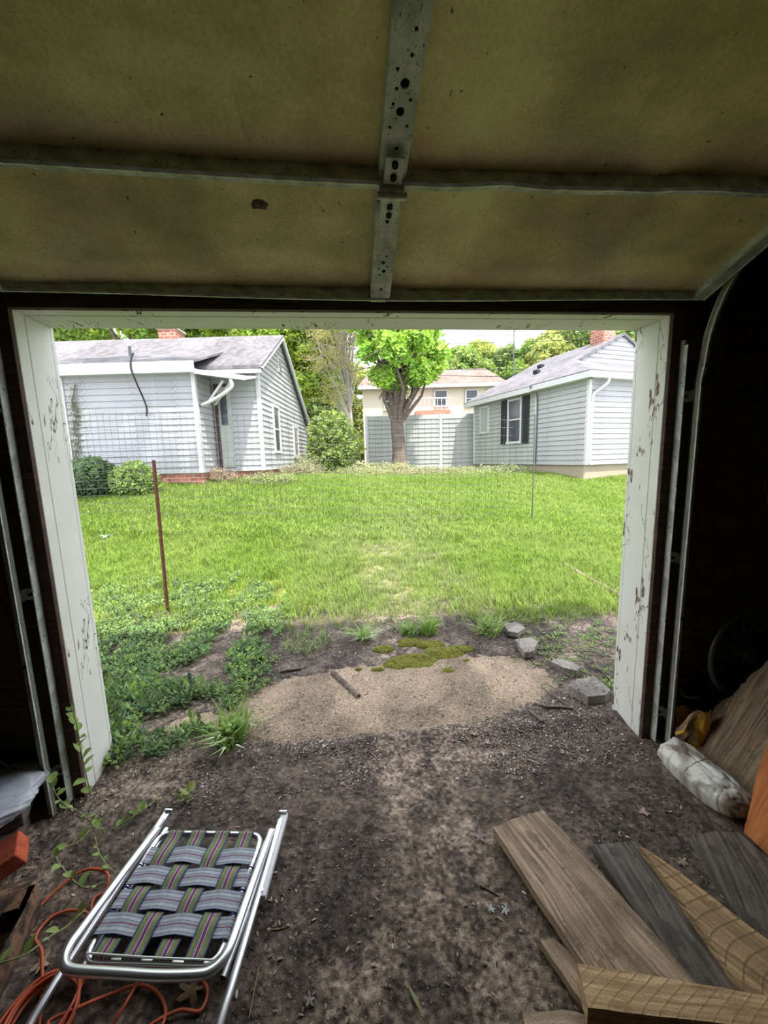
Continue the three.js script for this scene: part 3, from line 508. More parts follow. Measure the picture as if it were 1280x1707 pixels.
// ------------------------------------------------------------------ yard fence, post, pole, power lines
{
  const A = ahead(-6.4, 6.1), B = ahead(2.52, 6.3), n = B.clone().sub(A), L = n.length(), u = n.clone().normalize(), o = group('wire_fence', 'tall thin wire mesh fence strung across the lawn before the houses', 'fence', [0, 0, 0]);
  const hs = [], vs = [], H = 1.78, ground = (t) => { const p = A.clone().addScaledVector(u, t); return G(p.x, p.z); };
  const at = (t, y) => { const p = A.clone().addScaledVector(u, t); return V(p.x, ground(t) + y, p.z); };
  for (let y = 0.05; y <= H + 0.01; y += 0.13) { const pts = []; for (let t = 0; t <= L; t += L / 24) pts.push(at(t, y + 0.012 * Math.sin(t * 3 + y * 9))); hs.push(new THREE.TubeGeometry(new THREE.CatmullRomCurve3(pts), 48, 0.0028, 3)); }
  for (let t = 0; t <= L; t += 0.1) { const w = 0.01 * (hash(Math.round(t * 10), 5) - 0.5); vs.push(new THREE.TubeGeometry(new THREE.LineCurve3(at(t, 0.02), at(t + w, H)), 1, 0.0023, 3)); }
  const a = part(o, 'line_wires', join(hs), M.wire), b = part(o, 'stay_wires', join(vs), M.wire); a.userData.kind = b.userData.kind = 'stuff';
  for (const t of [0.1, L - 0.02]) part(o, 'post', taper([at(t, -0.3), at(t, H + 0.02)], [0.009, 0.009], 6), M.wire);
}
{
  const base = onGround(279, 1020), topP = atD(255, 767, base.clone().sub(CAM).dot(FWD) + 0.02), h = topP.y - base.y;
  const o = group('fence_post', 'rusty brown studded metal post standing alone in the weeds', 'post', base);
  const d = topP.clone().sub(base), bend = (t) => V(d.x * t, h * t, d.z * t);
  const s = new THREE.Shape([[-0.016, 0.012], [0.016, 0.012], [0.016, 0.008], [0.003, 0.008], [0.003, -0.018], [-0.003, -0.018], [-0.003, 0.008], [-0.016, 0.008]].map((p) => new THREE.Vector2(...p)));
  const g = new THREE.ExtrudeGeometry(s, { depth: h + 0.25, bevelEnabled: false }).rotateX(-Math.PI / 2).translate(0, -0.25, 0);
  const p = part(o, 'shaft', boxUV(g), M.rust); p.quaternion.setFromUnitVectors(V(0, 1, 0), d.clone().normalize());
  for (let k = 0; k < 22; k++) part(o, 'stud', box(0.01, 0.012, 0.008, ...bend(0.04 + k * 0.043).add(V(0, 0, 0.014)).toArray()), M.rust);
}
{
  const a = atD(854, 700, 34), o = group('street_lamp', 'thin dark street lamp with a curved arm above the trees', 'street lamp', [a.x, 0.9, a.z], YAW);
  const t = atD(855, 536, 34).y - 0.9;
  part(o, 'pole', taper([V(0, 0, 0), V(0, t, 0)], [0.07, 0.04], 8), M.wire);
  part(o, 'arm', tube([[0, t - 0.9, 0], [0.02, t - 0.1, 0], [-0.15, t + 0.12, 0], [-0.55, t + 0.16, 0]], 0.05, 16, 6), M.black);
  part(o, 'lamp_head', new THREE.SphereGeometry(0.2, 12, 8).scale(1.5, 0.35, 0.7).translate(-0.7, t + 0.13, 0), M.black);
}
[[610, 606, 26], [617, 622, 26.3], [556, 545, 24], [570, 556, 24.3]].forEach(([ya, yb, D], i) => {
  const a = atD(520, ya, D), b = atD(1100, yb, D), pts = []; for (let k = 0; k <= 12; k++) { const t = k / 12; pts.push(a.clone().lerp(b, t).add(V(0, -1.2 * t * (1 - t), 0))); }
  one('power_line', tube(pts, 0.018, 24, 4), M.black, ['dark power line crossing just above the tan roof', 'dark power line crossing in front of the tan roof', 'thin power line high across the sky', 'thin power line just beneath another high in the sky'][i], 'cable', 'power lines over the gardens');
});

// ------------------------------------------------------------------ plants
const dummy = new THREE.Object3D(), tint = new THREE.Color();
function instances(g, mat, list, parent, name) {       // list: [x, y, z, scale, turn, tilt, r, g, b, stretch]
  const m = new THREE.InstancedMesh(g, mat, list.length); m.name = name; m.castShadow = m.receiveShadow = true;
  list.forEach((q, i) => { dummy.position.set(q[0], q[1], q[2]); dummy.rotation.set(q[5], q[4], q[5] * 0.6, 'YXZ'); dummy.scale.set(q[3], q[3] * (q[9] ?? 1), q[3]); dummy.updateMatrix(); m.setMatrixAt(i, dummy.matrix); m.setColorAt(i, tint.setRGB(q[6], q[7], q[8])); });
  m.userData.kind = 'stuff'; if (parent) parent.add(m); return m;
}
const R3 = (r) => { const u = r() * 2 - 1, a = r() * 6.2832, s = Math.sqrt(1 - u * u); return V(s * Math.cos(a), u, s * Math.sin(a)); };
// a spray of folded leaves about 1 unit across
function leafSpray(n, len, wid, seed) {
  const r = rng(seed), pos = [], idx = [];
  for (let i = 0; i < n; i++) {
    const c = R3(r).multiplyScalar(0.5 * Math.cbrt(r())), d = R3(r); d.y = d.y * 0.5 - 0.15; d.normalize();
    const s = V().crossVectors(d, R3(r)).normalize(), up = V().crossVectors(s, d), l = len * (0.7 + 0.6 * r()), w = wid * (0.7 + 0.6 * r());
    const o = pos.length / 3, q = (a, b, e) => { const p = c.clone().addScaledVector(d, a).addScaledVector(s, b).addScaledVector(up, e); pos.push(p.x, p.y, p.z); };
    q(0, 0, 0); q(l * 0.45, w * 0.5, w * 0.15); q(l, 0, 0); q(l * 0.45, -w * 0.5, w * 0.15);
    idx.push(o, o + 1, o + 2, o, o + 2, o + 3);
  }
  return geo(pos, idx);
}
const spray = [leafSpray(14, 0.42, 0.3, 5), leafSpray(14, 0.42, 0.3, 6)], twiggy = leafSpray(7, 0.3, 0.16, 8);
M.leaf = leafy(1, 1, 1, 0.45); M.leaf.roughness = 0.9; M.blade = leafy(1, 1, 1, 0.35); M.blade.roughness = 0.9;
function tree(o) {
  const r = rng(o.seed), g = group(o.name, o.label, 'tree', o.base, 0, o.grp), lower = o.lower ?? 0.5;
  const cs = o.crown.map(([x, y, z, rx, ry, rz, n]) => ({ c: V(x, y, z), r: V(rx, ry, rz), n }));
  const topY = Math.max(...cs.map((c) => c.c.y + c.r.y * 0.5)), lean = o.lean ?? [0, 0];
  const axis = (t) => V(lean[0] * t + 0.12 * Math.sin(t * 5 + o.seed), topY * t - 0.15, lean[1] * t + 0.1 * Math.sin(t * 4 + o.seed * 2));
  const tp = [], tr = []; for (let k = 0; k <= 9; k++) { tp.push(axis(k / 9)); tr.push(o.radius * Math.pow(1 - k / 10, 0.8) * (k ? 1 : 1.4)); }
  part(g, 'trunk', taper(tp, tr, 9), o.bark ?? M.bark);
  const br = [], subs = [];
  for (const e of cs) for (let k = 0; k < (o.subs ?? 14); k++) { const d = R3(r); const p = V(e.c.x + d.x * e.r.x * 0.78, e.c.y + d.y * e.r.y * 0.78, e.c.z + d.z * e.r.z * 0.78); subs.push([p, e, Math.cbrt(e.r.x * e.r.y * e.r.z) * (0.3 + 0.25 * r()) * (o.clump ?? 1)]); }
  for (const [p] of subs) { const t = clamp((p.y / topY) * (0.35 + 0.4 * r()), 0.18, 0.92), a = axis(t), m = a.clone().lerp(p, 0.5).add(R3(r).multiplyScalar(0.15 * a.distanceTo(p))); m.y += 0.1 * a.distanceTo(p); const q = o.radius * 0.38 * (1 - t * 0.6); br.push(taper([a, m, p], [q, q * 0.55, q * 0.15], 5));
    for (let k = 0; k < (o.twigs ?? 2); k++) { const f = m.clone().lerp(p, r()), e2 = f.clone().add(R3(r).multiplyScalar(0.7 + r())); e2.y += 0.3; br.push(taper([f, f.clone().lerp(e2, 0.5).add(R3(r).multiplyScalar(0.08)), e2], [q * 0.3, q * 0.2, q * 0.06], 4)); } }
  part(g, 'branches', join(br), o.bark ?? M.bark);
  const list = [];
  subs.forEach(([p, e, rad]) => { const n = Math.round(2.4 * e.n / (o.subs ?? 14)); for (let k = 0; k < n; k++) { const d = R3(r).multiplyScalar(rad * Math.pow(r(), 0.45)); const x = p.x + d.x, y = p.y + d.y * 0.8, z = p.z + d.z; const v = 0.75 + 0.5 * r(), yel = r() * 0.3; list.push([x, y, z, o.leaf * (0.7 + 0.6 * r()), r() * 6.28, (r() - 0.5) * 1.2, 1.9 * o.color[0] * v * (1 + yel), 1.9 * o.color[1] * v, 1.9 * o.color[2] * v * (1 - yel)]); } });
  instances(o.sparse ? twiggy : spray[o.seed % 2], M.leaf, list, g, 'foliage');
  return g;
}
const treeAt = (px, D) => { const p = ahead((px - 640) / FOCAL * D, D); p.y = G(p.x, p.z) - 0.05; return p; };
tree({ name: 'shade_tree', label: 'tall bright green tree with forked limbs rising behind the brick chimney', base: treeAt(285, 21), seed: 3, radius: 0.3, crown: [[-4, 9.6, 0, 4.2, 4, 3.2, 2600], [1.2, 10, 0.4, 3.2, 3.6, 3, 1500]], leaf: 0.5, color: [0.15, 0.25, 0.035] });
tree({ name: 'leafy_tree', label: 'dense yellow-green tree beside the gable of the house with the chimney', base: treeAt(470, 18.5), seed: 4, radius: 0.25, crown: [[-0.4, 8.2, 0, 2.9, 3.6, 2.6, 3000], [1.5, 5.6, 0, 1.5, 2.6, 1.6, 1800]], leaf: 0.4, color: [0.17, 0.27, 0.03] });
tree({ name: 'budding_tree', label: 'grey half-bare budding tree between the gable wall and the maple', base: treeAt(587, 17), seed: 7, radius: 0.11, crown: [[-0.5, 5.2, 0, 1.1, 2.8, 1, 420], [0.1, 7, 0, 0.9, 2.2, 0.9, 300]], leaf: 0.26, sparse: true, twigs: 5, subs: 26, color: [0.24, 0.25, 0.1], bark: std({ color: lin(0.42, 0.39, 0.34), roughness: 1 }) });
tree({ name: 'maple_tree', label: 'big bright green maple with a thick trunk in front of the board fence', base: treeAt(664, 13.6), seed: 8, radius: 0.27, crown: [[0.15, 4.3, 0.2, 1.6, 1.3, 1.4, 700], [0.1, 6.1, 0, 2.0, 1.7, 1.7, 1000], [0.1, 8.6, 0, 2.4, 2.0, 2, 900]], leaf: 0.34, subs: 26, clump: 0.62, color: [0.17, 0.31, 0.035] });
[[776, 585, 40, 3.0], [812, 562, 46, 3.2], [845, 566, 44, 3.2], [885, 572, 42, 3.4], [925, 556, 40, 3.6], [975, 540, 38, 3.8], [1035, 540, 41, 4.0], [560, 575, 40, 4], [505, 560, 36, 4], [700, 575, 44, 4]].forEach(([px, py, D, rx], i) => {
  const b = treeAt(px, D), tp = atD(px, py, D).y - b.y, kind = i % 3;
  tree({ name: 'woodland_tree', label: ['rounded mid green tree in the row beyond the far gardens', 'pale yellow-green tree in the row beyond the far gardens', 'dark green tree in the row beyond the far gardens'][kind], grp: ['rounded green trees in the far row', 'pale trees in the far row', 'dark trees in the far row'][kind], base: b, seed: 40 + i, radius: 0.25, crown: [[0, tp - 4.5, 0, rx, 4.6, rx * 0.8, 1500], [0.3, tp - 8.5, 0.5, rx, 3.6, rx * 0.8, 800]], leaf: 0.75, color: [[0.12, 0.2, 0.04], [0.21, 0.27, 0.08], [0.09, 0.15, 0.035]][kind] });
});
{ // a tree beside the garage whose open crown dapples the house with the chimney
  const b = ahead(-5.2, 4.2); b.y = G(b.x, b.z) - 0.05;
  tree({ name: 'overhanging_tree', label: 'tree beside the garage whose open crown dapples the house with the chimney', base: b, seed: 61, radius: 0.2, crown: [[-0.8, 6.4, -2.6, 2.4, 1.0, 1.8, 90], [1.4, 6.8, -2.2, 1.4, 0.9, 1.4, 40]], leaf: 0.34, clump: 0.8, color: [0.15, 0.26, 0.035] });
}
// shrubs
function shrub(o) {
  const r = rng(o.seed), g = group(o.name, o.label, 'shrub', o.base), list = [], st = [];
  for (let k = 0; k < 12; k++) { const d = R3(r); d.y = Math.abs(d.y); const e = V(d.x * o.w * 0.8, o.h * (0.5 + 0.5 * d.y), d.z * o.w * 0.6); st.push(taper([V(d.x * 0.08, -0.03, d.z * 0.08), e.clone().multiplyScalar(0.5), e], [0.012, 0.008, 0.003], 4)); }
  part(g, 'stems', join(st), M.bark);
  for (let k = 0; k < o.n; k++) { const d = R3(r), q = Math.pow(r(), 0.3); const x = d.x * o.w * q, z = d.z * o.w * 0.7 * q, y = o.h * 0.5 + d.y * o.h * 0.52 * q * (0.8 + 0.4 * vnoise(x * 5 + o.seed, z * 5)); const v = 0.7 + 0.6 * r(); list.push([x, Math.max(0.02, y), z, o.leaf * (0.7 + 0.6 * r()), r() * 6.28, (r() - 0.5) * 1.4, o.color[0] * v, o.color[1] * v, o.color[2] * v]); }
  instances(o.sparse ? twiggy : spray[0], M.leaf, list, g, 'foliage'); return g;
}
shrub({ name: 'foundation_shrub', label: 'dark green bushy shrub at the corner of the bump-out', base: onGround(150, 829), seed: 21, w: 0.62, h: 0.72, n: 900, leaf: 0.15, color: [0.09, 0.18, 0.05] });
shrub({ name: 'foundation_shrub', label: 'paler yellow-green shrub against the bump-out behind the rusty post', base: onGround(226, 828), seed: 22, w: 0.45, h: 0.62, n: 620, leaf: 0.14, color: [0.24, 0.36, 0.07] });
shrub({ name: 'garden_bush', label: 'tall loose green bush beside the half-bare tree', base: treeAt(560, 13.4), seed: 23, w: 0.95, h: 2.2, n: 560, leaf: 0.26, color: [0.3, 0.4, 0.08] });
shrub({ name: 'garden_bush', label: 'low brown-green brush against the end of the gable wall', base: treeAt(512, 12.6), seed: 24, w: 0.7, h: 0.8, n: 360, leaf: 0.2, sparse: true, color: [0.36, 0.38, 0.16] });
shrub({ name: 'low_brush', label: 'pinkish dry brush in front of the porch recess', base: treeAt(372, 9.0), seed: 25, w: 0.4, h: 0.42, n: 260, leaf: 0.12, sparse: true, color: [0.46, 0.36, 0.24] });
shrub({ name: 'low_brush', label: 'grey-green dry brush below the board fence and maple', base: treeAt(640, 12.2), seed: 26, w: 1.3, h: 0.55, n: 520, leaf: 0.2, sparse: true, color: [0.45, 0.46, 0.2] });
shrub({ name: 'low_brush', label: 'thin green weeds at the base of the shuttered window wall', base: treeAt(835, 11.6), seed: 27, w: 1.1, h: 0.4, n: 420, leaf: 0.16, sparse: true, color: [0.36, 0.42, 0.16] });
[[452, 9.1, 'tufty pale weeds hiding the foot of the gable corner', 0.34], [500, 10.6, 'loose brown-green weeds along the foot of the gable wall', 0.45], [590, 11.2, 'dry tangle of weeds before the tall loose bush', 0.4], [705, 11.4, 'pale dry weeds beside the maple trunk', 0.4], [765, 11.2, 'thin pale weeds by the corner of the shuttered house', 0.38]].forEach(([px, D, label, h], i) => shrub({ name: 'low_brush', label, base: treeAt(px, D), seed: 130 + i, w: 0.75, h, n: 300, leaf: 0.14, sparse: true, color: [[0.36, 0.4, 0.15], [0.42, 0.38, 0.22]][i % 2] }));
{ // creeper on the corner of the bump-out
  const g = group('wall_creeper', 'green creeper climbing the corner of the bump-out', 'creeper', [0, 0, 0]), list = [], a = atD(131, 790, 8.55), b = atD(122, 640, 8.55), r = rng(5), pts = [];
  for (let k = 0; k <= 10; k++) pts.push(a.clone().lerp(b, k / 10).add(V(0.05 * Math.sin(k * 2.1), 0, 0.0)));
  part(g, 'stem', tube(pts, 0.012, 30, 5), M.bark);
  for (let k = 0; k < 210; k++) { const p = a.clone().lerp(b, r()), v = 0.7 + 0.6 * r(); list.push([p.x + (r() - 0.5) * 0.17, p.y, p.z + (r() - 0.5) * 0.08, 0.11, r() * 6, r() - 0.5, 0.11 * v, 0.17 * v, 0.04 * v]); }
  instances(twiggy, M.leaf, list, g, 'foliage');
}
// ---- lawn
function tuft(n, seed, spread, hgt, wid, lay) {
  const r = rng(seed), pos = [], idx = [];
  for (let i = 0; i < n; i++) {
    const a = r() * 6.283, rad = spread * Math.sqrt(r()), x = Math.cos(a) * rad, z = Math.sin(a) * rad, b = r() * 6.283, h = hgt * (0.55 + 0.6 * r()), l = lay * h * (0.3 + r()), w = wid * (0.7 + 0.6 * r()), dx = Math.cos(b), dz = Math.sin(b), o = pos.length / 3;
    pos.push(x - dz * w, -0.01, z + dx * w, x + dz * w, -0.01, z - dx * w, x + dx * l * 0.35 - dz * w * 0.7, h * 0.62, z + dz * l * 0.35 + dx * w * 0.7, x + dx * l * 0.35 + dz * w * 0.7, h * 0.62, z + dz * l * 0.35 - dx * w * 0.7, x + dx * l, h, z + dz * l);
    idx.push(o, o + 1, o + 3, o, o + 3, o + 2, o + 2, o + 3, o + 4);
  }
  return geo(pos, idx);
}
const weedMask = (x, z) => { const e = 0.62 + 0.16 * (fbm(z * 2.2, 4, 3) - 0.5) - (z > -0.62 ? (z + 0.62) * 0.85 : 0); return smooth(e + 0.12, e - 0.12, x) * smooth(-2.9, -2.2, z); };
const onApron = (x, z) => { const p = [[0.5, -0.5], [0.85, -0.34], [1.25, -0.24], [1.8, -0.29], [2.2, -0.32], [2.45, -0.38], [2.5, -0.6], [2.2, -0.8], [1.7, -0.88], [1.2, -0.9], [0.8, -0.86], [0.6, -0.72]]; let c = false; for (let i = 0, j = p.length - 1; i < p.length; j = i++) if ((p[i][1] > z) !== (p[j][1] > z) && x < (p[j][0] - p[i][0]) * (z - p[i][1]) / (p[j][1] - p[i][1]) + p[i][0]) c = !c; return c; };
{
  const near = [], far = [], r = rng(99);
  for (let i = 0; i < 190000; i++) {
    const d = Math.pow(r(), 0.75), D = mix(3.0, 13.5, d), X = (r() * 2 - 1) * (1.6 + D * 0.86), p = ahead(X, D), x = p.x, z = p.z;
    if (z > -1.35) continue;
    const edge = smooth(-1.35, -1.95, z + 0.28 * (fbm(x * 2.5, 7, 3) - 0.5) + 0.25 * smooth(2.2, 2.9, x) * -1), b = bare(x, z);
    if (r() > edge || r() < b * 0.8) continue;
    if (weedMask(x, z) > 0.5 && r() < 0.6) continue;
    const n = fbm(x * 1.1 + 3, z * 1.1, 3), v = 0.75 + 0.5 * r(), dry = clamp(0.15 + 0.7 * b + 0.5 * (n - 0.5)) * r();
    const c = mix3(mix3([0.175, 0.3, 0.012], [0.27, 0.385, 0.025], n), [0.34, 0.33, 0.22], dry);
    (D < 5.5 ? near : far).push([x, G(x, z), z, (D < 5.5 ? 1 : 1.35) * (0.7 + 0.6 * r()) * (1 - 0.45 * b), r() * 6.28, (r() - 0.5) * 0.3, c[0] * v, c[1] * v, c[2] * v]);
  }
  top(instances(tuft(9, 3, 0.05, 0.075, 0.0028, 1.0), M.blade, near), 'grass', 'short mixed grass on the lawn below the wire fence', 'grass', null, 'stuff');
  top(instances(tuft(8, 4, 0.06, 0.075, 0.0045, 1.0), M.blade, far), 'grass', 'sunlit grass running up from the wire fence to the houses', 'grass', null, 'stuff');
}
// ---- broad-leaved ground cover by the rusty post and the cracked jamb
function rosette(n, seed, len, wid, h) {
  const r = rng(seed), pos = [], idx = [];
  for (let i = 0; i < n; i++) {
    const a = r() * 6.283, y = h * r(), e = 0.25 + 0.9 * r(), d = V(Math.cos(a) * Math.cos(e), Math.sin(e) * 0.7, Math.sin(a) * Math.cos(e)).normalize(), s = V(-Math.sin(a), 0, Math.cos(a)), up = V().crossVectors(s, d).multiplyScalar(-1), c = V((r() - 0.5) * 0.03, y, (r() - 0.5) * 0.03).addScaledVector(d, len * 0.3), l = len * (0.7 + 0.6 * r()), w = wid * (0.7 + 0.6 * r()), o = pos.length / 3;
    const q = (u, v, t) => { const p = c.clone().addScaledVector(d, u * l).addScaledVector(s, v * w).addScaledVector(up, t * l); pos.push(p.x, p.y, p.z); };
    q(0, 0, 0); q(0.3, 0.5, 0.1); q(0.7, 0.4, 0.05); q(1, 0, -0.12); q(0.7, -0.4, 0.05); q(0.3, -0.5, 0.1); q(0.5, 0, 0);
    for (let k = 0; k < 6; k++) idx.push(o + 6, o + k, o + (k + 1) % 6);
  }
  return geo(pos, idx);
}
{
  const a = [], b = [], r = rng(321), slab = onGround(292, 1205);
  for (let i = 0; i < 15000; i++) {
    const x = mix(-3.2, 0.85, r()), z = mix(-3.0, -0.02, r());
    if (z > -0.17 && (x < 0.06)) continue;
    let m = weedMask(x, z) * smooth(0.4, 0.58, fbm(x * 4.2 + 2, z * 4.2 + 3, 4) + 0.07);
    m *= smooth(0.06, 0.17, Math.hypot((x - slab.x) / 1.5, z - slab.z));
    m *= smooth(-0.06, -0.2, z + (x - 0.1) * 0.35);
    if (r() > m || onApron(x, z)) continue;
    const v = 0.5 + 1.1 * r(), big = z > -0.8 && x < 0.42 && r() < 0.45, c = mix3([0.09, 0.19, 0.06], [0.26, 0.38, 0.07], 0.9 * r());
    (big ? b : a).push([x, G(x, z), z, 0.7 + 0.6 * r(), r() * 6.28, (r() - 0.5) * 0.4, c[0] * v, c[1] * v, c[2] * v]);
  }
  top(instances(rosette(11, 12, 0.026, 0.018, 0.06), M.leaf, a), 'ground_cover_weeds', 'low small-leaved green weeds spreading around the rusty post', 'weeds', null, 'stuff');
  top(instances(rosette(12, 13, 0.031, 0.017, 0.1), M.leaf, b), 'broad_leaved_weeds', 'dark broad-leaved weeds crowding the foot of the cracked jamb', 'weeds', null, 'stuff');
}
{ // scattered weeds and seedlings along the lawn edge on the stony side
  const a = [], r = rng(54);
  for (let i = 0; i < 900; i++) { const x = mix(2.3, 3.4, r()), z = mix(-1.7, -0.35, r()); if (r() > smooth(2.45, 2.95, x + 0.2 * fbm(z * 4, 2, 2)) || r() > fbm(x * 4, z * 4, 3) * 1.2) continue; const v = 0.6 + 0.8 * r(); a.push([x, G(x, z), z, 0.6 + 0.5 * r(), r() * 6.28, 0, 0.24 * v, 0.34 * v, 0.08 * v]); }
  top(instances(rosette(7, 15, 0.026, 0.014, 0.04), M.leaf, a), 'edge_weeds', 'sparse weeds between the stone slabs and the peeling jamb', 'weeds', null, 'stuff');
}
function clump(name, label, px, py, n, h, w, lay, spread, color, seed, leafy2) {
  const b = onGround(px, py), g = group(name, label, 'plant', b), r = rng(seed);
  const m = new THREE.Mesh(tuft(n, seed, spread, h, w, lay), phys({ color: lin(...color), roughness: 0.85, transmission: 0.35, thickness: 0, side: THREE.DoubleSide })); m.name = 'blades'; m.castShadow = m.receiveShadow = true; g.add(m);
  if (leafy2) part(g, 'leaves', rosette(leafy2, seed + 1, 0.05, 0.02, h * 0.7), m.material);
  return g;
}
clump('leafy_clump', 'bushy bright green clump of narrow leaves at the edge of the apron', 388, 1236, 110, 0.15, 0.006, 1.3, 0.09, [0.26, 0.4, 0.07], 71, 90);
clump('grass_clump', 'small arching grass clump just beyond the moss', 607, 1066, 90, 0.1, 0.005, 1.9, 0.04, [0.28, 0.42, 0.09], 72);
clump('grass_clump', 'tall grass clump rising from the top of the moss', 714, 1056, 90, 0.15, 0.005, 1.0, 0.07, [0.3, 0.44, 0.09], 73);
clump('grass_clump', 'wide leafy grass clump near the smallest stone slab', 812, 1054, 100, 0.13, 0.006, 1.2, 0.11, [0.28, 0.4, 0.09], 74, 40);
clump('grass_clump', 'thin patch of grass between the moss and the weeds', 510, 1072, 160, 0.07, 0.004, 1.2, 0.2, [0.26, 0.36, 0.09], 75);
clump('grass_clump', 'dense leafy grass tuft at the rear edge of the moss', 680, 1056, 90, 0.1, 0.005, 1.2, 0.09, [0.25, 0.38, 0.08], 76, 30);
clump('seedling', 'tiny yellow-green seedling in the dirt above the folding chair', 316, 1335, 14, 0.05, 0.004, 1.2, 0.012, [0.3, 0.36, 0.08], 77, 5);

// ------------------------------------------------------------------ the apron and what lies on the ground
{
  const slabPart = (g, x0, x1, z0, z1) => { const n = 40, pos = [], idx = [], uv = []; for (let j = 0; j <= n; j++) for (let i = 0; i <= n; i++) { const x = mix(x0, x1, i / n), z = mix(z0, z1, j / n), e = i === 0 || j === 0 || i === n || j === n; pos.push(x, e ? -0.06 : -0.0045 + 0.003 * (fbm(x * 4, z * 4, 3) - 0.5), z); uv.push(x, z); } for (let j = 0; j < n; j++) for (let i = 0; i < n; i++) { const a = j * (n + 1) + i; idx.push(a, a + n + 1, a + 1, a + 1, a + n + 1, a + n + 2); } return geo(pos, idx, uv); };
  one('apron', slabPart(null, 0.2, 2.72, -1.05, -0.02), M.concrete, 'worn pebbly concrete apron half buried in soil before the opening', 'concrete apron', null, 'structure');
  one('buried_slab', slabPart(null, 0.14, 0.52, -0.56, -0.3), M.concrete, 'small sandy slab showing through the weeds', 'concrete slab', null, 'structure');
}
// flat piece from a polygon given as photograph pixels on levels: [px, py, y]; thickness straight down
function slabGeo(pts, th, rough = 0.004, step = 0.03, seed = 1, uvDir) {
  const r = rng(seed), P = pts.map((p) => p.isVector3 ? p : atY(p[0], p[1], p[2])), ring = [];
  P.forEach((p, i) => { const q = P[(i + 1) % P.length], n = Math.max(1, Math.round(p.distanceTo(q) / step)); for (let k = 0; k < n; k++) { const v = p.clone().lerp(q, k / n); if (k) v.add(V((r() - 0.5) * rough, 0, (r() - 0.5) * rough)); ring.push(v); } });
  const tri = THREE.ShapeUtils.triangulateShape(ring.map((v) => new THREE.Vector2(v.x, v.z)), []), n = ring.length, pos = [], uv = [], idx = [];
  const d = (uvDir ?? P[P.length - 1].clone().sub(P[0])).clone().setY(0).normalize();
  for (const dn of [0, th]) for (const v of ring) { pos.push(v.x, v.y - dn, v.z); const ex = v.x - P[0].x, ez = v.z - P[0].z; uv.push(ex * d.x + ez * d.z + 0.2 + dn, -ex * d.z + ez * d.x + 0.31 + dn); }
  for (const [a, b, c] of tri) { idx.push(a, b, c, n + a, n + c, n + b); }
  for (let i = 0; i < n; i++) { const j = (i + 1) % n; idx.push(i, n + i, j, j, n + i, n + j); }
  return toCreasedNormals(geo(pos, idx, uv), 0.5);
}
[[[[948, 1142], [962, 1132], [992, 1127], [1017, 1150], [1010, 1158], [980, 1161]], 0.06, 0.06, 'thick grey stone slab against the foot of the peeling jamb'],
  [[[915, 1102], [930, 1097], [952, 1102], [968, 1112], [962, 1118], [940, 1113]], 0.05, 0.05, 'narrow tilted grey stone slab behind the thick one'],
  [[[858, 1066], [885, 1062], [896, 1070], [890, 1085], [874, 1088]], 0.06, 0.045, 'flat pale grey stone slab at the edge of the grass'],
  [[[840, 1040], [860, 1036], [876, 1046], [862, 1055], [846, 1052]], 0.07, 0.04, 'small weathered stone slab half sunk in grass']].forEach(([pts, y, th, label], i) => one('stone_slab', boxUV(slabGeo(pts.map(([a, b]) => [a, b, y]), th, 0.01, 0.035, 60 + i)), M.stone, label, 'stone', 'stone slabs along the lawn edge'));
// moss cushions
M.moss = std({ map: tex(256, 256, (u, v, i, j) => { const k = 0.5 + 0.6 * (fbm(u * 30, v * 30, 3, 30) - 0.4) + 0.5 * (hash(i, j) - 0.4); return [150 * k, 152 * k, 40 * k]; }, 5, 5), roughness: 1 });
[[692, 1104, 0.2, 0.1], [738, 1090, 0.17, 0.09], [664, 1110, 0.13, 0.07], [750, 1120, 0.065, 0.055], [628, 1120, 0.075, 0.035], [598, 1119, 0.035, 0.022], [718, 1076, 0.12, 0.07], [766, 1084, 0.13, 0.06], [640, 1084, 0.09, 0.06], [778, 1106, 0.05, 0.035], [684, 1072, 0.13, 0.07]].forEach(([px, py, rx, rz], i) => {
  const c = onGround(px, py), n = 34, pos = [], idx = [], uv = [];
  for (let j = 0; j <= 12; j++) for (let k = 0; k <= n; k++) { const a = k / n * 6.2832, e = 0.72 + 0.55 * fbm(Math.cos(a) * 1.6 + i * 7, Math.sin(a) * 1.6, 3), q = j / 12, x = Math.cos(a) * rx * e * q, z = Math.sin(a) * rz * e * q; const h = (1 - Math.pow(q, 3)) * (0.012 + 0.024 * fbm((x + c.x) * 26, (z + c.z) * 26, 3)) - (q === 1 ? 0.015 : 0); pos.push(x, G(c.x + x, c.z + z) - c.y + h, z); uv.push(x, z); }
  for (let j = 0; j < 12; j++) for (let k = 0; k < n; k++) { const a = j * (n + 1) + k; idx.push(a, a + 1, a + n + 1, a + 1, a + n + 2, a + n + 1); }
  const m = one('moss_patch', geo(pos, idx, uv), M.moss, ['largest ragged cushion of yellow-green moss on the soil behind the apron', 'ragged moss cushion behind the largest one', 'moss cushion spreading from the largest towards the weeds', 'round moss button sitting out on the apron', 'small moss patch near the fat stick', 'tiny moss dot nearest the fat stick', 'moss patch under the tall grass clump', 'flat moss patch on the stony side', 'dark moss patch on wet soil', 'little moss patch by the twig litter', 'moss patch under the leafy tuft'][i], 'moss', 'moss cushions beyond the apron'); m.position.copy(c);
});
for (const k of ['plankTan', 'plankWorn', 'plankGrey', 'plankSawn', 'plywood']) { M[k].bumpMap = M[k].map; M[k].bumpScale = 0.006; }
function stick(name, label, pts, r0, r1, cat = 'stick', mat = M.bark) { const P = pts.map(([x, y, h]) => { const p = onGround(x, y); p.y += (h ?? 0) + r0 * 0.8; return p; }); return one(name, taper(P, P.map((_, i) => mix(r0, r1, i / (P.length - 1))), 7), mat, label, cat); }
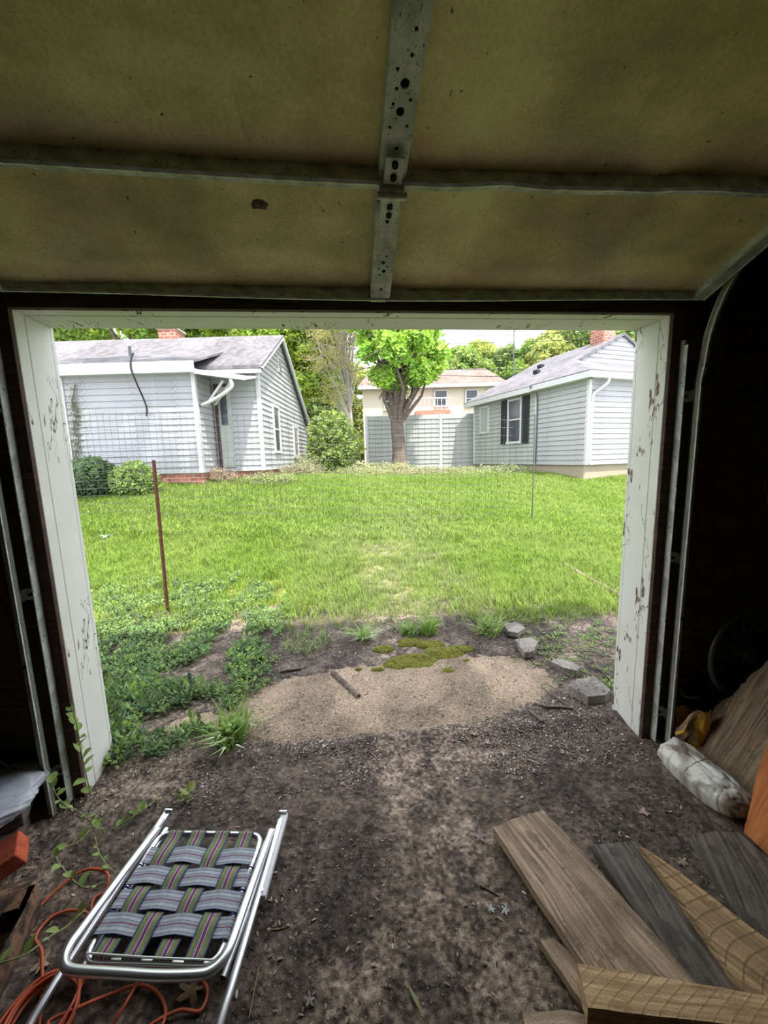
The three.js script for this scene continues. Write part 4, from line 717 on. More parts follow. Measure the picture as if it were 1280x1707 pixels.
stick('stick', 'short fat broken stick lying on the concrete apron', [[555, 1126], [566, 1136], [580, 1149], [598, 1166]], 0.022, 0.017);
stick('stick', 'dark stub of wood at the weedy end of the apron', [[468, 1122], [485, 1119], [502, 1117]], 0.014, 0.01);
stick('twig', 'long thin pale twig across the dirt near the peeling jamb', [[895, 1143], [920, 1160], [950, 1180], [985, 1205], [1012, 1232]], 0.006, 0.003, 'twig');
stick('twig', 'split wood sliver beside the long pale twig', [[890, 1176], [910, 1181], [935, 1182], [955, 1184]], 0.011, 0.006, 'twig');
stick('twig', 'short forked twig between two stone slabs', [[880, 1125], [893, 1112], [908, 1098]], 0.007, 0.004, 'twig');
stick('twig', 'tiny dark twig in the middle of the apron', [[698, 1172], [714, 1181]], 0.004, 0.003, 'twig', M.darkWood);
stick('twig', 'bark chip standing at the edge of the long twig', [[885, 1190], [898, 1200], [905, 1206]], 0.01, 0.006, 'twig');
stick('straw', 'pale straw curved on the soil beside the aluminium chair', [[432, 1612], [425, 1650], [415, 1700]], 0.002, 0.0015, 'straw', M.plankSawn);
stick('straw', 'thin forked stalk on the soil near the armrest', [[445, 1552], [465, 1550], [478, 1547]], 0.0025, 0.0015, 'straw', M.plankSawn);
stick('twig', 'dry twig in the dirt left of the long plank', [[800, 1478], [815, 1486], [832, 1495]], 0.004, 0.002, 'twig');
{ // pale edging half sunk in the lawn, and a scrap of plastic in the grass
  const P = [[940, 944], [960, 957], [985, 971], [1008, 984], [1035, 999], [1062, 1012]].map(([x, y]) => { const p = onGround(x, y); p.y += 0.03; return p; });
  one('lawn_edging', taper(P, P.map(() => 0.028), 8), M.concrete, 'pale curved concrete edging half sunk in the lawn behind the peeling jamb', 'edging');
  const c = onGround(178, 900), m = one('plastic_scrap', leafShape(0.11, 5), std({ color: lin(0.4, 0.55, 0.55), roughness: 0.4 }), 'pale blue-green plastic scrap lying in the lawn grass', 'scrap'); m.position.copy(c); m.position.y += 0.05;
}
// chips of bark, leaf crumbs and pale bits on the soil
{
  const chip = (() => { const p = [[-0.5, 0, 0], [-0.2, 0.08, -0.18], [0.3, 0.1, -0.14], [0.5, 0, 0.02], [0.25, 0.06, 0.18], [-0.25, 0.1, 0.15]]; return geo(p.flat(), [0, 1, 5, 1, 4, 5, 1, 2, 4, 2, 3, 4]); })();
  const a = [], r = rng(888), pal = [[0.1, 0.075, 0.06], [0.19, 0.145, 0.11], [0.06, 0.05, 0.045], [0.36, 0.3, 0.25], [0.26, 0.19, 0.145], [0.6, 0.56, 0.5]];
  for (let i = 0; i < 42000; i++) {
    const x = mix(-0.6, 3.3, r()), z = i < 24000 ? mix(-0.4, 0.16, r()) + 0.1 * (fbm(x * 2, 1, 2) - 0.5) : mix(-1.6, 1.1, r());
    if (r() > 0.15 + 1.2 * smooth(0.4, 0.62, fbm(x * 4 + 30, z * 4, 3)) || (apronMask(x, z) > 0.6 && r() < 0.93)) continue;
    const c = r() < 0.05 ? pal[5] : pal[Math.floor(r() * 5)], s = 0.006 + 0.018 * r() * r();
    a.push([x, Math.max(G(x, z), apronMask(x, z) > 0.4 ? -0.004 : -1) + 0.003, z, s, r() * 6.28, (r() - 0.5) * 1.1, ...c]);
  }
  top(instances(chip, std({ color: lin(1, 1, 1), roughness: 1 }), a), 'leaf_litter', 'brown chips, crumbs and leaf litter strewn over the soil', 'litter', null, 'stuff');
}
// ------------------------------------------------------------------ loose boards
[[[[822, 1380, 0.055], [860, 1363, 0.055], [905, 1350, 0.055], [1000, 1452, 0.055], [1160, 1640, 0.055], [1000, 1645, 0.055]], 0.034, M.plankWorn, 'long worn plank with a pale sawn end lying on the dirt', 'plank'],
  [[[988, 1408, 0.035], [1062, 1402, 0.035], [1100, 1450, 0.035], [1250, 1665, 0.035], [1150, 1665, 0.035]], 0.028, M.plankGrey, 'dark rotten plank lying between the worn plank and the tan wedge', 'plank'],
  [[[1064, 1408, 0.06], [1100, 1430, 0.06], [1165, 1478, 0.06], [1282, 1568, 0.06], [1350, 1640, 0.06], [1340, 1725, 0.06], [1245, 1660, 0.06], [1125, 1486, 0.06]], 0.03, M.plankTan, 'tan saw-marked wedge of board beside the dark rotten plank', 'plank'],
  [[[1150, 1393, 0.035], [1190, 1386, 0.035], [1232, 1388, 0.035], [1310, 1455, 0.035], [1340, 1600, 0.035], [1250, 1560, 0.035]], 0.03, M.plankGrey, 'weathered grey board below the orange-brown panel', 'plank'],
  [[[963, 1606, 0.12], [1120, 1632, 0.12], [1345, 1672, 0.12], [1340, 1722, 0.12], [980, 1680, 0.12]], 0.06, M.plankSawn, 'thick pale beam with curved saw marks lying across the planks', 'beam'],
  [[[900, 1568, 0.035], [922, 1563, 0.035], [1010, 1640, 0.035], [1040, 1712, 0.035], [1000, 1712, 0.035], [955, 1650, 0.035]], 0.025, M.plankWorn, 'short splintered board poking out under the worn plank', 'plank'],
  [[[870, 1683, 0.02], [960, 1686, 0.02], [1005, 1700, 0.02], [1020, 1740, 0.02], [880, 1740, 0.02]], 0.02, M.plankWorn, 'flat stub of board half buried in the dirt by the beam', 'plank']].forEach(([pts, th, mat, label, cat], i) => {
  const P = pts.map((p) => atY(...p)); one(cat === 'beam' ? 'sawn_beam' : 'loose_plank', slabGeo(P, th, i === 4 ? 0.002 : 0.006, 0.04, 80 + i, P[[4, 3, 3, 4, 2, 3, 1][i]].clone().sub(P[[2, 2, 1, 2, 0, 1, 0][i]])), mat, label, cat, cat === 'beam' ? null : 'loose planks on the dirt');
});
// sheets leaning towards the unlit wall: plane x = x0 + k y
function leaning(name, label, px, x0, k, th, mat, cat, rough, seed) {
  const n = V(1, -k, 0), c0 = V(x0, 0, 0), r = rng(seed), P = px.map(([a, b]) => { const d = ray(a, b); return CAM.clone().addScaledVector(d, c0.clone().sub(CAM).dot(n) / d.dot(n)); });
  const ring = []; P.forEach((p, i) => { const q = P[(i + 1) % P.length], m = Math.max(1, Math.round(p.distanceTo(q) / 0.02)); for (let j = 0; j < m; j++) { const v = p.clone().lerp(q, j / m); if (j) { const e = (r() - 0.5) * rough; v.y += e; v.x += e * k; v.z += (r() - 0.5) * rough; } ring.push(v); } });
  const tri = THREE.ShapeUtils.triangulateShape(ring.map((v) => new THREE.Vector2(v.z, v.y)), []), N = ring.length, pos = [], uv = [], idx = [], back = n.clone().normalize().multiplyScalar(th);
  for (const s of [0, 1]) for (const v of ring) { pos.push(v.x + back.x * s, v.y + back.y * s, v.z); uv.push(v.y * 1.1, v.z); }
  for (const [a, b, c] of tri) idx.push(a, b, c, N + a, N + c, N + b); for (let i = 0; i < N; i++) { const j = (i + 1) % N; idx.push(i, N + i, j, j, N + i, N + j); }
  return one(name, toCreasedNormals(geo(pos, idx, uv), 0.5), mat, label, cat);
}
leaning('leaning_sheet', 'weathered plywood sheet with a ragged top edge leaning behind the sack', [[1126, 1271], [1140, 1256], [1152, 1243], [1166, 1215], [1174, 1194], [1198, 1174], [1224, 1154], [1252, 1124], [1282, 1099], [1330, 1062], [1400, 1190], [1330, 1420], [1240, 1350]], 2.86, 0.55, 0.012, M.plywood, 'plywood sheet', 0.016, 31);
leaning('leaning_sheet', 'second plywood sheet overlapping the ragged one along a slanting edge', [[1197, 1318], [1240, 1270], [1284, 1220], [1350, 1150], [1400, 1280], [1320, 1430], [1240, 1351]], 2.835, 0.55, 0.012, M.plywood, 'plywood sheet', 0.004, 32);
leaning('painted_plywood', 'orange-brown painted board standing against the plywood sheets', [[1238, 1392], [1262, 1290], [1282, 1232], [1340, 1130], [1400, 1240], [1350, 1500], [1282, 1434]], 2.74, 0.4, 0.018, M.orangePly, 'board', 0.003, 33);
// ------------------------------------------------------------------ sacks, scrap and wheel by the peeling jamb
function lump(rx, ry, rz, seed, rough, fold) {
  const g = new THREE.SphereGeometry(1, 64, 40), p = g.attributes.position, uv = [];
  for (let i = 0; i < p.count; i++) { let x = p.getX(i), y = p.getY(i), z = p.getZ(i); const b = (v) => Math.sign(v) * Math.pow(Math.abs(v), 0.7); const n = fbm(x * 2 + seed, z * 2 + y * 1.3, 4) - 0.5, c = Math.abs(fbm(x * 3 + seed * 2 + y * 2, z * 4 - y, 3) - 0.5); const k = 1 + rough * n - fold * Math.exp(-c * 26); p.setXYZ(i, b(x) * rx * k, b(y) * ry * k, b(z) * rz * k); uv.push(p.getX(i), p.getZ(i)); }
  g.setAttribute('uv', new THREE.Float32BufferAttribute(uv, 2)); g.computeVertexNormals(); return mergeVertices(g);
}
{
  const sackTex = tex(256, 256, (u, v, i, j) => { const d = fbm(u * 5, v * 5, 4, 5), n = hash(i, j); let c = mix3([208, 206, 196], [120, 108, 92], smooth(0.42, 0.66, d)); const b = smooth(0.6, 0.66, fbm(u * 9 + 4, v * 9, 3)) * (u > 0.25 && u < 0.75 ? 1 : 0); c = mix3(c, [70, 96, 140], b * 0.8); return c.map((q) => q + 14 * (n - 0.5)); }, 2.2, 2.2);
  const m = one('feed_sack', lump(0.08, 0.07, 0.2, 3, 0.3, 0.05), std({ map: sackTex, bumpMap: tex(256, 256, (u, v) => 255 * (0.6 * Math.abs(fbm(u * 7, v * 5, 4, 0) - 0.5) * 4 + 0.3 * fbm(u * 16, v * 16, 3, 16)), 2.2, 2.2, false), bumpScale: 0.02, roughness: 0.55 }), 'dirty white woven sack with blue print slumped along the plywood', 'sack');
  m.position.set(2.775, 0.05, 0.305); m.rotation.set(-0.06, 0.02, 0.25);
  const c = V(2.9, 0.0, 0.12), g = group('yellow_bag', 'crumpled yellow paper bag behind the sack beside the door track', 'paper bag', c, -0.5), nx = 14, ny = 14, pos = [], idx = [], uv = [];
  for (let j = 0; j <= ny; j++) for (let i = 0; i <= nx; i++) { const u = i / nx, v = j / ny, a = (u - 0.5) * 2.4, w = 0.085 * (1 - 0.35 * v * Math.abs(u - 0.35)) ; const h = 0.13 + 0.13 * smooth(0.25, 0.7, 1 - Math.abs(u - 0.68) * 1.4); pos.push(Math.sin(a) * w + 0.02 * (fbm(u * 6, v * 6, 2) - 0.5), v * h + 0.01 * (hash(i, j) - 0.5), Math.cos(a) * w * 0.7 + 0.03 * (fbm(u * 7 + 3, v * 7, 2) - 0.5)); uv.push(u, v); }
  for (let j = 0; j < ny; j++) for (let i = 0; i < nx; i++) { const a = j * (nx + 1) + i; idx.push(a, a + 1, a + nx + 1, a + 1, a + nx + 2, a + nx + 1); }
  const yt = tex(128, 128, (u, v, i, j) => { const d = fbm(u * 5, v * 5, 4, 5); return mix3([226, 176, 66], [128, 104, 84], smooth(0.45, 0.62, d)).map((q) => q + 12 * (hash(i, j) - 0.5)); });
  part(g, 'front_face', geo(pos, idx, uv), std({ map: yt, roughness: 0.7 })); const bk = part(g, 'back_face', geo(pos, idx, uv), std({ map: yt, roughness: 0.7 })); bk.rotation.y = Math.PI; bk.scale.set(1, 0.8, 1);
  const h = group('gate_latch', 'black metal latch handle hanging beside the yellow bag', 'latch', [2.9, 0.3, 0.06]);
  part(h, 'plate', box(0.11, 0.05, 0.012, 0, 0, 0, 0.003), M.black); part(h, 'grip', tube([[-0.05, 0.03, 0.02], [-0.04, 0.0, 0.05], [0.03, -0.01, 0.05], [0.05, 0.0, 0.02]], 0.009, 16, 7), M.wire); part(h, 'hook', tube([[0.03, 0.02, 0.0], [0.06, 0.05, 0.01], [0.09, 0.03, 0.02], [0.09, -0.01, 0.02]], 0.007, 16, 6), M.black);
}
{
  const c = atX(1242, 1088, 3.16), g = group('spoked_wheel', 'dark thin-rimmed wheel standing by the unlit wall behind the plywood', 'wheel', [c.x, 0, c.z], 0.12);
  const R = 0.215; part(g, 'tyre', new THREE.TorusGeometry(R, 0.012, 10, 48).translate(0, c.y, 0), M.wire, 'thin dark rim'); part(g, 'hub', new THREE.CylinderGeometry(0.035, 0.035, 0.07, 14).rotateX(Math.PI / 2).translate(0, c.y, 0), M.wire);
  for (let k = 0; k < 14; k++) { const a = k / 14 * 6.283; part(g, 'spoke', taper([V(Math.cos(a) * 0.03, c.y + Math.sin(a) * 0.03, 0), V(Math.cos(a) * R, c.y + Math.sin(a) * R, 0)], [0.0025, 0.0025], 4), M.wire); }
  const q = group('dark_crate', 'dark wooden crate under the thin-rimmed wheel', 'crate', [c.x + 0.12, 0, c.z], 0.06), hh = c.y - R - 0.012; for (let k = 0; k < 3; k++) part(q, 'slat', boxUV(box(0.22, hh / 3 - 0.012, 0.02, 0, hh * (k + 0.5) / 3, 0.07, 0.003)), M.darkWood); part(q, 'lid', boxUV(box(0.24, 0.02, 0.17, 0, hh - 0.011, 0)), M.darkWood); for (const s of [-1, 1]) part(q, 'side', boxUV(box(0.02, hh - 0.024, 0.12, s * 0.1, (hh - 0.024) / 2, 0)), M.darkWood);
}
// ------------------------------------------------------------------ things by the cracked jamb
{
  for (const [y, x, z, t, label] of [[0.04, -0.43, 0.26, 0.35, 'thick dark plank at the bottom of the stack under the white sack'], [0.115, -0.42, 0.24, 0.42, 'grey plank on the stack directly under the white sack']]) { const m = one('stacked_plank', boxUV(box(0.62, 0.07, 0.22, 0, 0, 0, 0.006)), M.plankGrey, label, 'plank', 'planks stacked under the white sack'); m.position.set(x, y, z); m.rotation.y = t; }
  const b = one('white_sack', lump(0.26, 0.045, 0.17, 9, 0.3, 0.1), std({ map: tex(128, 128, (u, v, i, j) => { const k = 1 - 0.25 * fbm(u * 6, v * 6, 4, 6) - 0.1 * hash(i, j); return [222 * k, 228 * k, 236 * k]; }, 3, 3), roughness: 0.5 }), 'flat bluish-white plastic sack lying on stacked planks', 'sack'); b.position.set(-0.28, 0.197, 0.25); b.rotation.set(0.05, 0.4, 0.06);
  const r = group('red_brick', 'orange-red brick leaning at the end of the stacked planks', 'brick', [-0.09, 0.075, 0.37], 0.5); r.rotation.set(0.25, 0.55, 0.2);
  part(r, 'body', boxUV(box(0.2, 0.07, 0.1, 0, 0, 0, 0.006)), std({ map: tex(128, 128, (u, v, i, j) => { const k = 0.85 + 0.4 * (fbm(u * 9, v * 9, 4, 9) - 0.5) + 0.2 * (hash(i, j) - 0.5); return [206 * k, 96 * k, 62 * k]; }, 5, 5), roughness: 0.95 }));
}
{
  // rotten cardboard carton, its flaps torn and curled
  const cardTex = tex(256, 256, (u, v, i, j) => { const d = fbm(u * 6, v * 6, 4, 6), s = vnoise(u * 40, v * 40, 40); let c = mix3([128, 98, 74], [52, 39, 31], smooth(0.38, 0.62, d)); if (s > 0.86) c = mix3(c, [40, 30, 26], 0.8); return c.map((q) => q + 16 * (hash(i, j) - 0.5)); }, 3, 3);
  const cm = std({ map: cardTex, roughness: 0.95 }), g = group('cardboard_carton', 'rotting brown cardboard carton with torn curled flaps beside the chair', 'carton', [0.05, 0, 0.66], 0.22);
  const sheet = (w, l, f, seed) => { const n = 14, pos = [], idx = [], uv = [], r = rng(seed); for (const t of [0, 0.004]) for (let j = 0; j <= n; j++) for (let i = 0; i <= n; i++) { const u = i / n, v = j / n, e = j === n ? 1 - 0.35 * fbm(u * 6 + seed, seed, 3) : 1, [y, z] = f(v * e), q = 0.012 * (fbm(u * 5 + seed, v * 5, 3) - 0.5); pos.push((u - 0.5) * w, y + q - t, z + q * 0.5); uv.push(u * w, v * l); } for (let k = 0; k < 2; k++) for (let j = 0; j < n; j++) for (let i = 0; i < n; i++) { const a = k * (n + 1) * (n + 1) + j * (n + 1) + i; idx.push(a, a + 1, a + n + 1, a + 1, a + n + 2, a + n + 1); } return geo(pos, idx, uv); };
  const put = (name, geo2, x, z, t, label) => { const m = part(g, name, geo2, cm, label); m.position.x = x; m.position.z = z; m.rotation.y = t; };
  const W = 0.28, D = 0.3, H = 0.13;
  put('side', sheet(W, H, (v) => [v * H, 0], 1), 0, -D / 2, 0); put('side', sheet(W, H, (v) => [v * H * 0.8, 0], 2), 0, D / 2, 0); put('side', sheet(D, H, (v) => [v * H, 0.01 * Math.sin(v * 3)], 3), W / 2, 0, Math.PI / 2); put('side', sheet(D, H, (v) => [v * H, 0], 4), -W / 2, 0, -Math.PI / 2);
  put('bottom', sheet(W, D, (v) => [0.012, (v - 0.5) * D], 5), 0, 0, 0);
  put('flap', sheet(W, 0.16, (v) => [H + 0.02 * Math.sin(v * 3), -0.02 + v * 0.12], 6), 0, -D / 2, 0, 'pale torn flap'); put('flap', sheet(W, 0.2, (v) => [H * 0.82 + 0.03 * Math.sin(v * 2.2) - 0.12 * v * v, v * 0.17], 7), 0, D / 2, 0);
}
// dry leaves
function leafShape(s, seed) { const r = rng(seed), n = 26, pos = [0, 0.1 * s, 0], idx = []; for (let i = 0; i < n; i++) { const a = i / n * 6.2832, q = s * (0.62 + 0.3 * Math.cos(a * 5 + seed) + 0.12 * (r() - 0.5)), x = Math.cos(a) * q, z = Math.sin(a) * q * 0.75; pos.push(x, 0.03 * s + 0.4 * s * Math.pow(x / s, 2) * (r() * 0.6 + 0.4) + 0.1 * s * Math.sin(a * 3), z); } for (let i = 1; i <= n; i++) idx.push(0, i, i % n + 1); return geo(pos, idx); }
[[320, 1656, 0.05, [0.34, 0.22, 0.12], 'large tan curled leaf under the front bar of the chair'], [70, 1612, 0.035, [0.4, 0.3, 0.2], 'torn tan leaf beside the carton'], [47, 1562, 0.03, [0.34, 0.22, 0.13], 'small reddish-tan leaf in front of the carton flap'], [1072, 1356, 0.03, [0.42, 0.28, 0.24], 'pinkish dry leaf on the dirt near the sack'], [1138, 1440, 0.026, [0.3, 0.25, 0.19], 'pale curled leaf between the tan wedge and the grey board'], [516, 1672, 0.022, [0.22, 0.2, 0.19], 'grey crumpled leaf alone on the trodden soil'], [800, 1398, 0.03, [0.26, 0.2, 0.17], 'brown leaf at the sawn end of the worn plank'], [818, 1518, 0.018, [0.45, 0.44, 0.43], 'whitish curled scrap near the dry twig'], [842, 1522, 0.022, [0.4, 0.39, 0.38], 'whitish crumpled scrap beside a smaller one'], [790, 1225, 0.028, [0.34, 0.24, 0.2], 'reddish leaf in the litter before the apron'], [812, 1240, 0.024, [0.38, 0.29, 0.25], 'pale reddish leaf among the sill litter'], [755, 1238, 0.022, [0.25, 0.17, 0.13], 'small brown leaf among the sill litter']].forEach(([px, py, s, c, label], i) => { const p = onGround(px, py), m = one('dry_leaf', leafShape(s, 7 + i * 3), std({ color: lin(...c), roughness: 0.95 }), label, 'leaf'); m.position.copy(p); m.position.y += 0.006; m.rotation.y = i * 1.7; });
{ const p = onGround(693, 1672), m = one('leaf_blade', tuft(1, 5, 0, 0.001, 0.001, 0).copy(geo([0, 0.008, -0.04, 0.006, 0.012, 0, -0.006, 0.012, 0, 0.002, 0.006, 0.045, 0.004, 0.004, -0.02, -0.004, 0.004, -0.02], [0, 4, 5, 4, 1, 2, 4, 2, 5, 1, 3, 2])), leafy(0.3, 0.32, 0.12), 'single yellow-green leaf blade lying on the trodden soil', 'leaf'); m.position.copy(p); m.rotation.y = 0.4; }
// ------------------------------------------------------------------ vines creeping in under the cracked jamb
M.vineLeaf = leafy(0.3, 0.44, 0.1, 0.4); M.vineStem = std({ color: lin(0.26, 0.3, 0.12), roughness: 0.8 });
const vleaf = (() => { const pos = [0, 0, 0], idx = []; const o = [[0, 0], [0.28, 0.2], [0.38, 0.5], [0.26, 0.8], [0, 1.05], [-0.26, 0.8], [-0.38, 0.5], [-0.28, 0.2]]; pos.length = 0; pos.push(0, -0.03, 0.5); o.forEach(([x, z]) => pos.push(x, Math.abs(x) * 0.35 - z * z * 0.12, z)); for (let i = 1; i <= 8; i++) idx.push(0, i, i % 8 + 1); return geo(pos, idx); })();
function vine(label, pts, leaves, size, seed) {
  const r = rng(seed), P = pts.map((p) => p.isVector3 ? p : atY(...p)), g = group('vine', label, 'vine', [0, 0, 0]), c = new THREE.CatmullRomCurve3(P);
  part(g, 'stem', new THREE.TubeGeometry(c, 40, 0.0022, 5), M.vineStem);
  for (let k = 0; k < leaves; k++) { const t = (k + 0.5) / leaves, m = part(g, 'leaf', vleaf, M.vineLeaf); m.position.copy(c.getPointAt(t)); const s = size * (0.7 + 0.6 * r()); m.scale.setScalar(s); m.rotation.set(-0.3 - r() * 0.7, r() * 6.28, (r() - 0.5) * 0.8, 'YXZ'); }
}
vine('vine sprig rising by the door track foot with rounded green leaves', [[86, 1296, 0.2], [92, 1322, 0.18], [108, 1342, 0.14], [130, 1352, 0.1], [152, 1372, 0.05], [175, 1388, 0.02]], 16, 0.034, 1);
vine('vine trailing down past the orange cord loop', [[160, 1368, 0.05], [135, 1400, 0.05], [96, 1420, 0.06], [112, 1456, 0.06], [145, 1480, 0.06], [172, 1470, 0.05]], 9, 0.03, 2);
vine('long bare vine stem crossing in front of the carton', [[-20, 1612, 0.2], [40, 1592, 0.2], [82, 1562, 0.16], [110, 1545, 0.12], [142, 1516, 0.06]], 6, 0.03, 3);
vine('short leafy runner pointing out towards the apron', [[262, 1332, 0.01], [235, 1352, 0.03], [210, 1368, 0.03], [190, 1382, 0.02]], 8, 0.03, 4);
vine('pale drooping runner beside the chair bar', [[158, 1395, 0.04], [164, 1420, 0.04], [176, 1440, 0.04], [188, 1452, 0.03]], 5, 0.02, 5);
vine('vine climbing the foot of the cracked jamb', [V(0.035, 0.02, 0.03), V(0.03, 0.12, 0.032), V(0.022, 0.25, 0.03), V(0.02, 0.37, 0.028), V(0.012, 0.46, 0.03)], 13, 0.045, 6);
// ------------------------------------------------------------------ orange extension cord
{
  const P = []; const q = (a, b, y = 0.012) => P.push(atY(a, b, y));
  q(60, 1520); q(75, 1502); q(105, 1474, 0.014); q(135, 1453, 0.02); q(162, 1449, 0.03); q(180, 1459, 0.03); q(176, 1485); q(158, 1497); q(152, 1512); q(160, 1530); q(140, 1520, 0.02); q(110, 1519); q(84, 1530); q(60, 1560); q(70, 1590);
  const c = atY(88, 1678, 0.03); for (let k = 0; k < 62; k++) { const a = k / 62 * 6.2832 * 6 + 1, rx = 0.085 - 0.012 * Math.sin(k * 0.9), rz = 0.105 + 0.012 * Math.cos(k * 1.3); P.push(V(c.x + Math.cos(a) * rx + 0.01 * Math.sin(k * 0.31) - 0.02, 0.016 + 0.012 * (k % 11) / 3 * 0.5 + 0.018 * (0.5 + 0.5 * Math.sin(k * 0.53)), c.z + 0.03 + Math.sin(a) * rz)); }
  q(80, 1705, 0.05); q(130, 1680, 0.04); q(190, 1655, 0.02); q(232, 1642); q(262, 1655); q(276, 1690); q(262, 1722); q(215, 1730); q(188, 1712, 0.015); q(210, 1672, 0.03); q(232, 1632, 0.02); q(240, 1612); q(300, 1612); q(345, 1650); q(335, 1684); q(300, 1684); q(262, 1702); q(230, 1725);
  one('extension_cord', new THREE.TubeGeometry(new THREE.CatmullRomCurve3(P, false, 'centripetal'), 1100, 0.0045, 7), M.cord, 'tangled orange extension cord coiled on the dirt under the chair', 'cord');
}
// ------------------------------------------------------------------ folded aluminium lawn chair with woven webbing
{
  const g = group('lawn_chair', 'folded aluminium lawn chair with striped woven webbing lying on the dirt', 'lawn chair', [0.643, 0, 0.5375], -8 * Math.PI / 180);
  const T = 0.011, rr2 = (w, z0, z1, y, c, open) => { const p = []; const corner = (cx, cz, a0) => { for (let k = 0; k <= 5; k++) { const a = a0 + k / 5 * Math.PI / 2; p.push([cx + Math.cos(a) * c, y, cz + Math.sin(a) * c]); } }; return { p, corner }; };
  // U-shaped outer seat frame, open at the far end
  const u = []; u.push([-0.232, 0.072, -0.22], [-0.236, 0.086, -0.1], [-0.24, 0.1, 0.06], [-0.242, 0.106, 0.14]); for (let k = 0; k <= 5; k++) { const a = Math.PI - k / 5 * Math.PI / 2; u.push([-0.182 + Math.cos(a) * 0.06, 0.108, 0.155 + Math.sin(a) * 0.06]); } u.push([-0.05, 0.108, 0.218], [0.06, 0.108, 0.22], [0.13, 0.108, 0.218]); for (let k = 0; k <= 5; k++) { const a = Math.PI / 2 - k / 5 * Math.PI / 2; u.push([0.176 + Math.cos(a) * 0.06, 0.108, 0.155 + Math.sin(a) * 0.06]); } u.push([0.236, 0.106, 0.1], [0.234, 0.1, 0.0], [0.23, 0.086, -0.1], [0.226, 0.072, -0.22]);
  part(g, 'seat_frame', tube(u, 0.0125, 160, 10), M.alu, 'bright U-shaped tube');
  // inner frame that carries the webbing
  const n = []; const add = (cx, cz, a0) => { for (let k = 0; k <= 4; k++) { const a = a0 + k / 4 * Math.PI / 2; n.push([cx + Math.cos(a) * 0.035, 0.072 - cz * 0.03, cz + Math.sin(a) * 0.035]); } }; add(-0.165, -0.165, Math.PI); add(0.165, -0.165, 1.5 * Math.PI); n.push([0.2, 0.075, 0.0]); add(0.165, 0.135, 0); n.push([0, 0.068, 0.17]); add(-0.165, 0.135, Math.PI / 2); n.push([-0.2, 0.075, 0.0]);
  part(g, 'back_frame', tube(n, 0.0095, 160, 9, true), M.alu);
  part(g, 'cross_rod', tube([[-0.19, 0.088, 0.165], [0, 0.084, 0.168], [0.19, 0.088, 0.172]], 0.003, 8, 6), M.alu);
  // long legs and armrests under it
  for (const s of [-1, 1]) {
    part(g, 'leg', tube(s < 0 ? [[-0.25, 0.055, -0.28], [-0.252, 0.05, 0], [-0.254, 0.045, 0.24], [-0.25, 0.038, 0.3], [-0.225, 0.025, 0.36], [-0.16, 0.015, 0.4]] : [[0.243, 0.055, -0.28], [0.25, 0.05, 0], [0.255, 0.045, 0.24], [0.25, 0.035, 0.32], [0.22, 0.022, 0.38], [0.16, 0.015, 0.41]], 0.0115, 60, 10), M.alu);
    const ar = part(g, 'armrest', boxUV(join([box(0.026, 0.004, 0.3, s * 0.262, 0.052, -0.155, 0.001), box(0.003, 0.018, 0.3, s * 0.25, 0.044, -0.155), box(0.003, 0.018, 0.3, s * 0.274, 0.044, -0.155)])), s > 0 ? M.whitePlastic : M.alu, 'flat channel armrest'); ar.rotation.y = s * 0.04;
    part(ar, 'end_cap', boxUV(join([box(0.032, 0.026, 0.008, s * 0.256, 0.052, -0.305, 0.002)])), M.alu); part(ar, 'rivet', new THREE.CylinderGeometry(0.006, 0.006, 0.008, 8).translate(s * 0.258, 0.056, -0.02), M.alu);
    part(g, 'lower_bar', tube([[s * 0.222, 0.03, -0.26], [s * 0.224, 0.026, 0.0], [s * 0.215, 0.022, 0.17]], 0.01, 20, 8), M.alu);
  }
  part(g, 'leg_cross_bar', tube([[-0.16, 0.015, 0.4], [0, 0.014, 0.41], [0.16, 0.015, 0.41]], 0.0115, 8, 10), M.alu);
  // webbing
  const stripes = (list) => { const total = list.reduce((a, b) => a + b[1], 0); return tex(128, 64, (u2, v2, i, j) => { let s = 0, c = list[0][0]; for (const [q, w] of list) { if (u2 * total >= s) c = q; s += w; } const k = 0.92 + 0.1 * ((i + j) % 2) - 0.16 * fbm(u2 * 6, v2 * 20, 3); return c.map((x) => x * k); }, 1, 6); };
  const BL = [52, 66, 130], YG = [146, 150, 62], WH = [196, 202, 214], MG = [138, 34, 96], GR = [92, 124, 106], GY = [168, 174, 182], DK = [96, 106, 116];
  const longMat = std({ map: stripes([[BL, 2], [YG, 3], [GR, 1.5], [YG, 1.5], [BL, 0.8], [WH, 1.2], [MG, 4], [WH, 1.2], [BL, 0.8], [YG, 3], [GR, 1.5], [YG, 1.2], [BL, 2]]), roughness: 0.7 });
  const crossMat = std({ map: stripes([[DK, 0.6], [GY, 2.4], [DK, 0.5], [WH, 3], [DK, 0.4], [GY, 2.4], [MG, 1.0], [GY, 2.6], [DK, 0.4], [WH, 3], [DK, 0.5], [GY, 2], [BL, 0.6]]), roughness: 0.7 });
  const strap = (path, along, wid) => {            // path of [s, y]; along 'z' or 'x'
    const pos = [], idx = [], uv = [], m = 4, len = path.length;
    for (const t of [0, 0.0014]) path.forEach(([s, y, off], i) => { for (let k = 0; k <= m; k++) { const w = (k / m - 0.5) * wid + off; along === 'z' ? pos.push(w, y - t, s) : pos.push(s, y - t, w); uv.push(k / m, i / len); } });
    for (let h = 0; h < 2; h++) for (let i = 0; i < len - 1; i++) for (let k = 0; k < m; k++) { const a = h * len * (m + 1) + i * (m + 1) + k; idx.push(a, a + 1, a + m + 1, a + 1, a + m + 2, a + m + 1); }
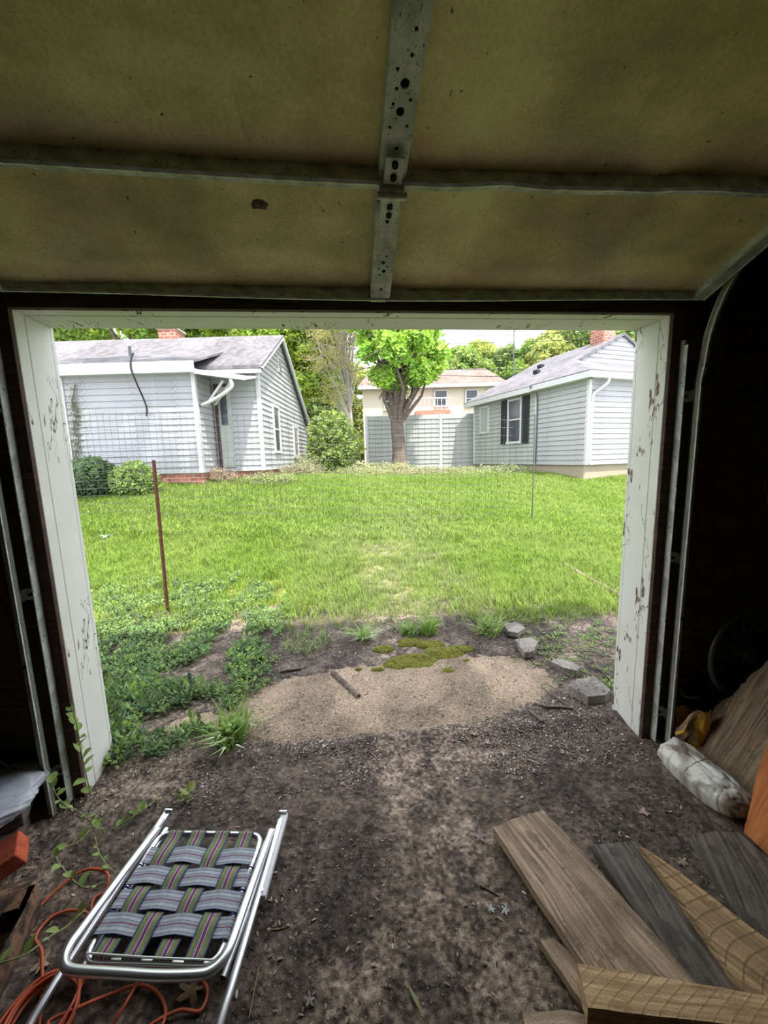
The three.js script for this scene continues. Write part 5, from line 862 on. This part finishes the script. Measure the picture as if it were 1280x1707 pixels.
    return geo(pos, idx, uv);
  };
  const cols = [-0.138, -0.048, 0.045, 0.138], rows = [-0.115, -0.045, 0.025, 0.092];
  cols.forEach((cx, i) => { const p = []; for (let a = 0; a <= 6; a++) { const t = Math.PI * 1.3 - a / 6 * Math.PI * 0.95; p.push([-0.198 + Math.cos(t) * 0.011, 0.079 + Math.sin(t) * 0.011, cx]); } for (let k = 0; k <= 40; k++) { const z = mix(-0.18, 0.165, k / 40); let y = 0.085; rows.forEach((rz, j) => { const over = (i + j) % 2 === 0; y += (over ? 0.006 : -0.006) * Math.exp(-Math.pow((z - rz) / 0.03, 2)); }); p.push([z, y, cx - 0.004 * k / 40]); } p.push([0.172, 0.08, cx - 0.004], [0.168, 0.07, cx - 0.004]); part(g, 'long_strap', strap(p, 'z', 0.057), longMat, 'blue, yellow and magenta striped webbing strap'); });
  rows.forEach((rz, j) => { const p = []; for (let a = 0; a <= 6; a++) { const t = Math.PI * 1.4 - a / 6 * Math.PI * 0.95; p.push([-0.2 + Math.cos(t) * 0.012, 0.074 + Math.sin(t) * 0.012, rz]); } for (let k = 0; k <= 40; k++) { const x = mix(-0.185, 0.185, k / 40); let y = 0.085; cols.forEach((cx, i) => { const over = (i + j) % 2 === 0; y += (over ? -0.006 : 0.007) * Math.exp(-Math.pow((x - cx) / 0.034, 2)); }); p.push([x, y, rz + 0.002 * Math.sin(x * 20 + j)]); } for (let a = 0; a <= 6; a++) { const t = Math.PI * 0.55 - a / 6 * Math.PI * 0.95; p.push([0.2 + Math.cos(t) * 0.012, 0.074 + Math.sin(t) * 0.012, rz]); } part(g, 'cross_strap', strap(p, 'x', 0.057), crossMat, 'grey-white webbing strap with a thin magenta line'); });
  rows.forEach((rz, j) => { if (j < 3) for (const s of [-1, 1]) part(g, 'strap_band', new THREE.TorusGeometry(0.0125, 0.0022, 6, 14).translate(s * 0.2, 0.074, rz + 0.035), std({ color: lin(0.05, 0.07, 0.28), roughness: 0.5 })); });
}

renderer.render(scene, camera);
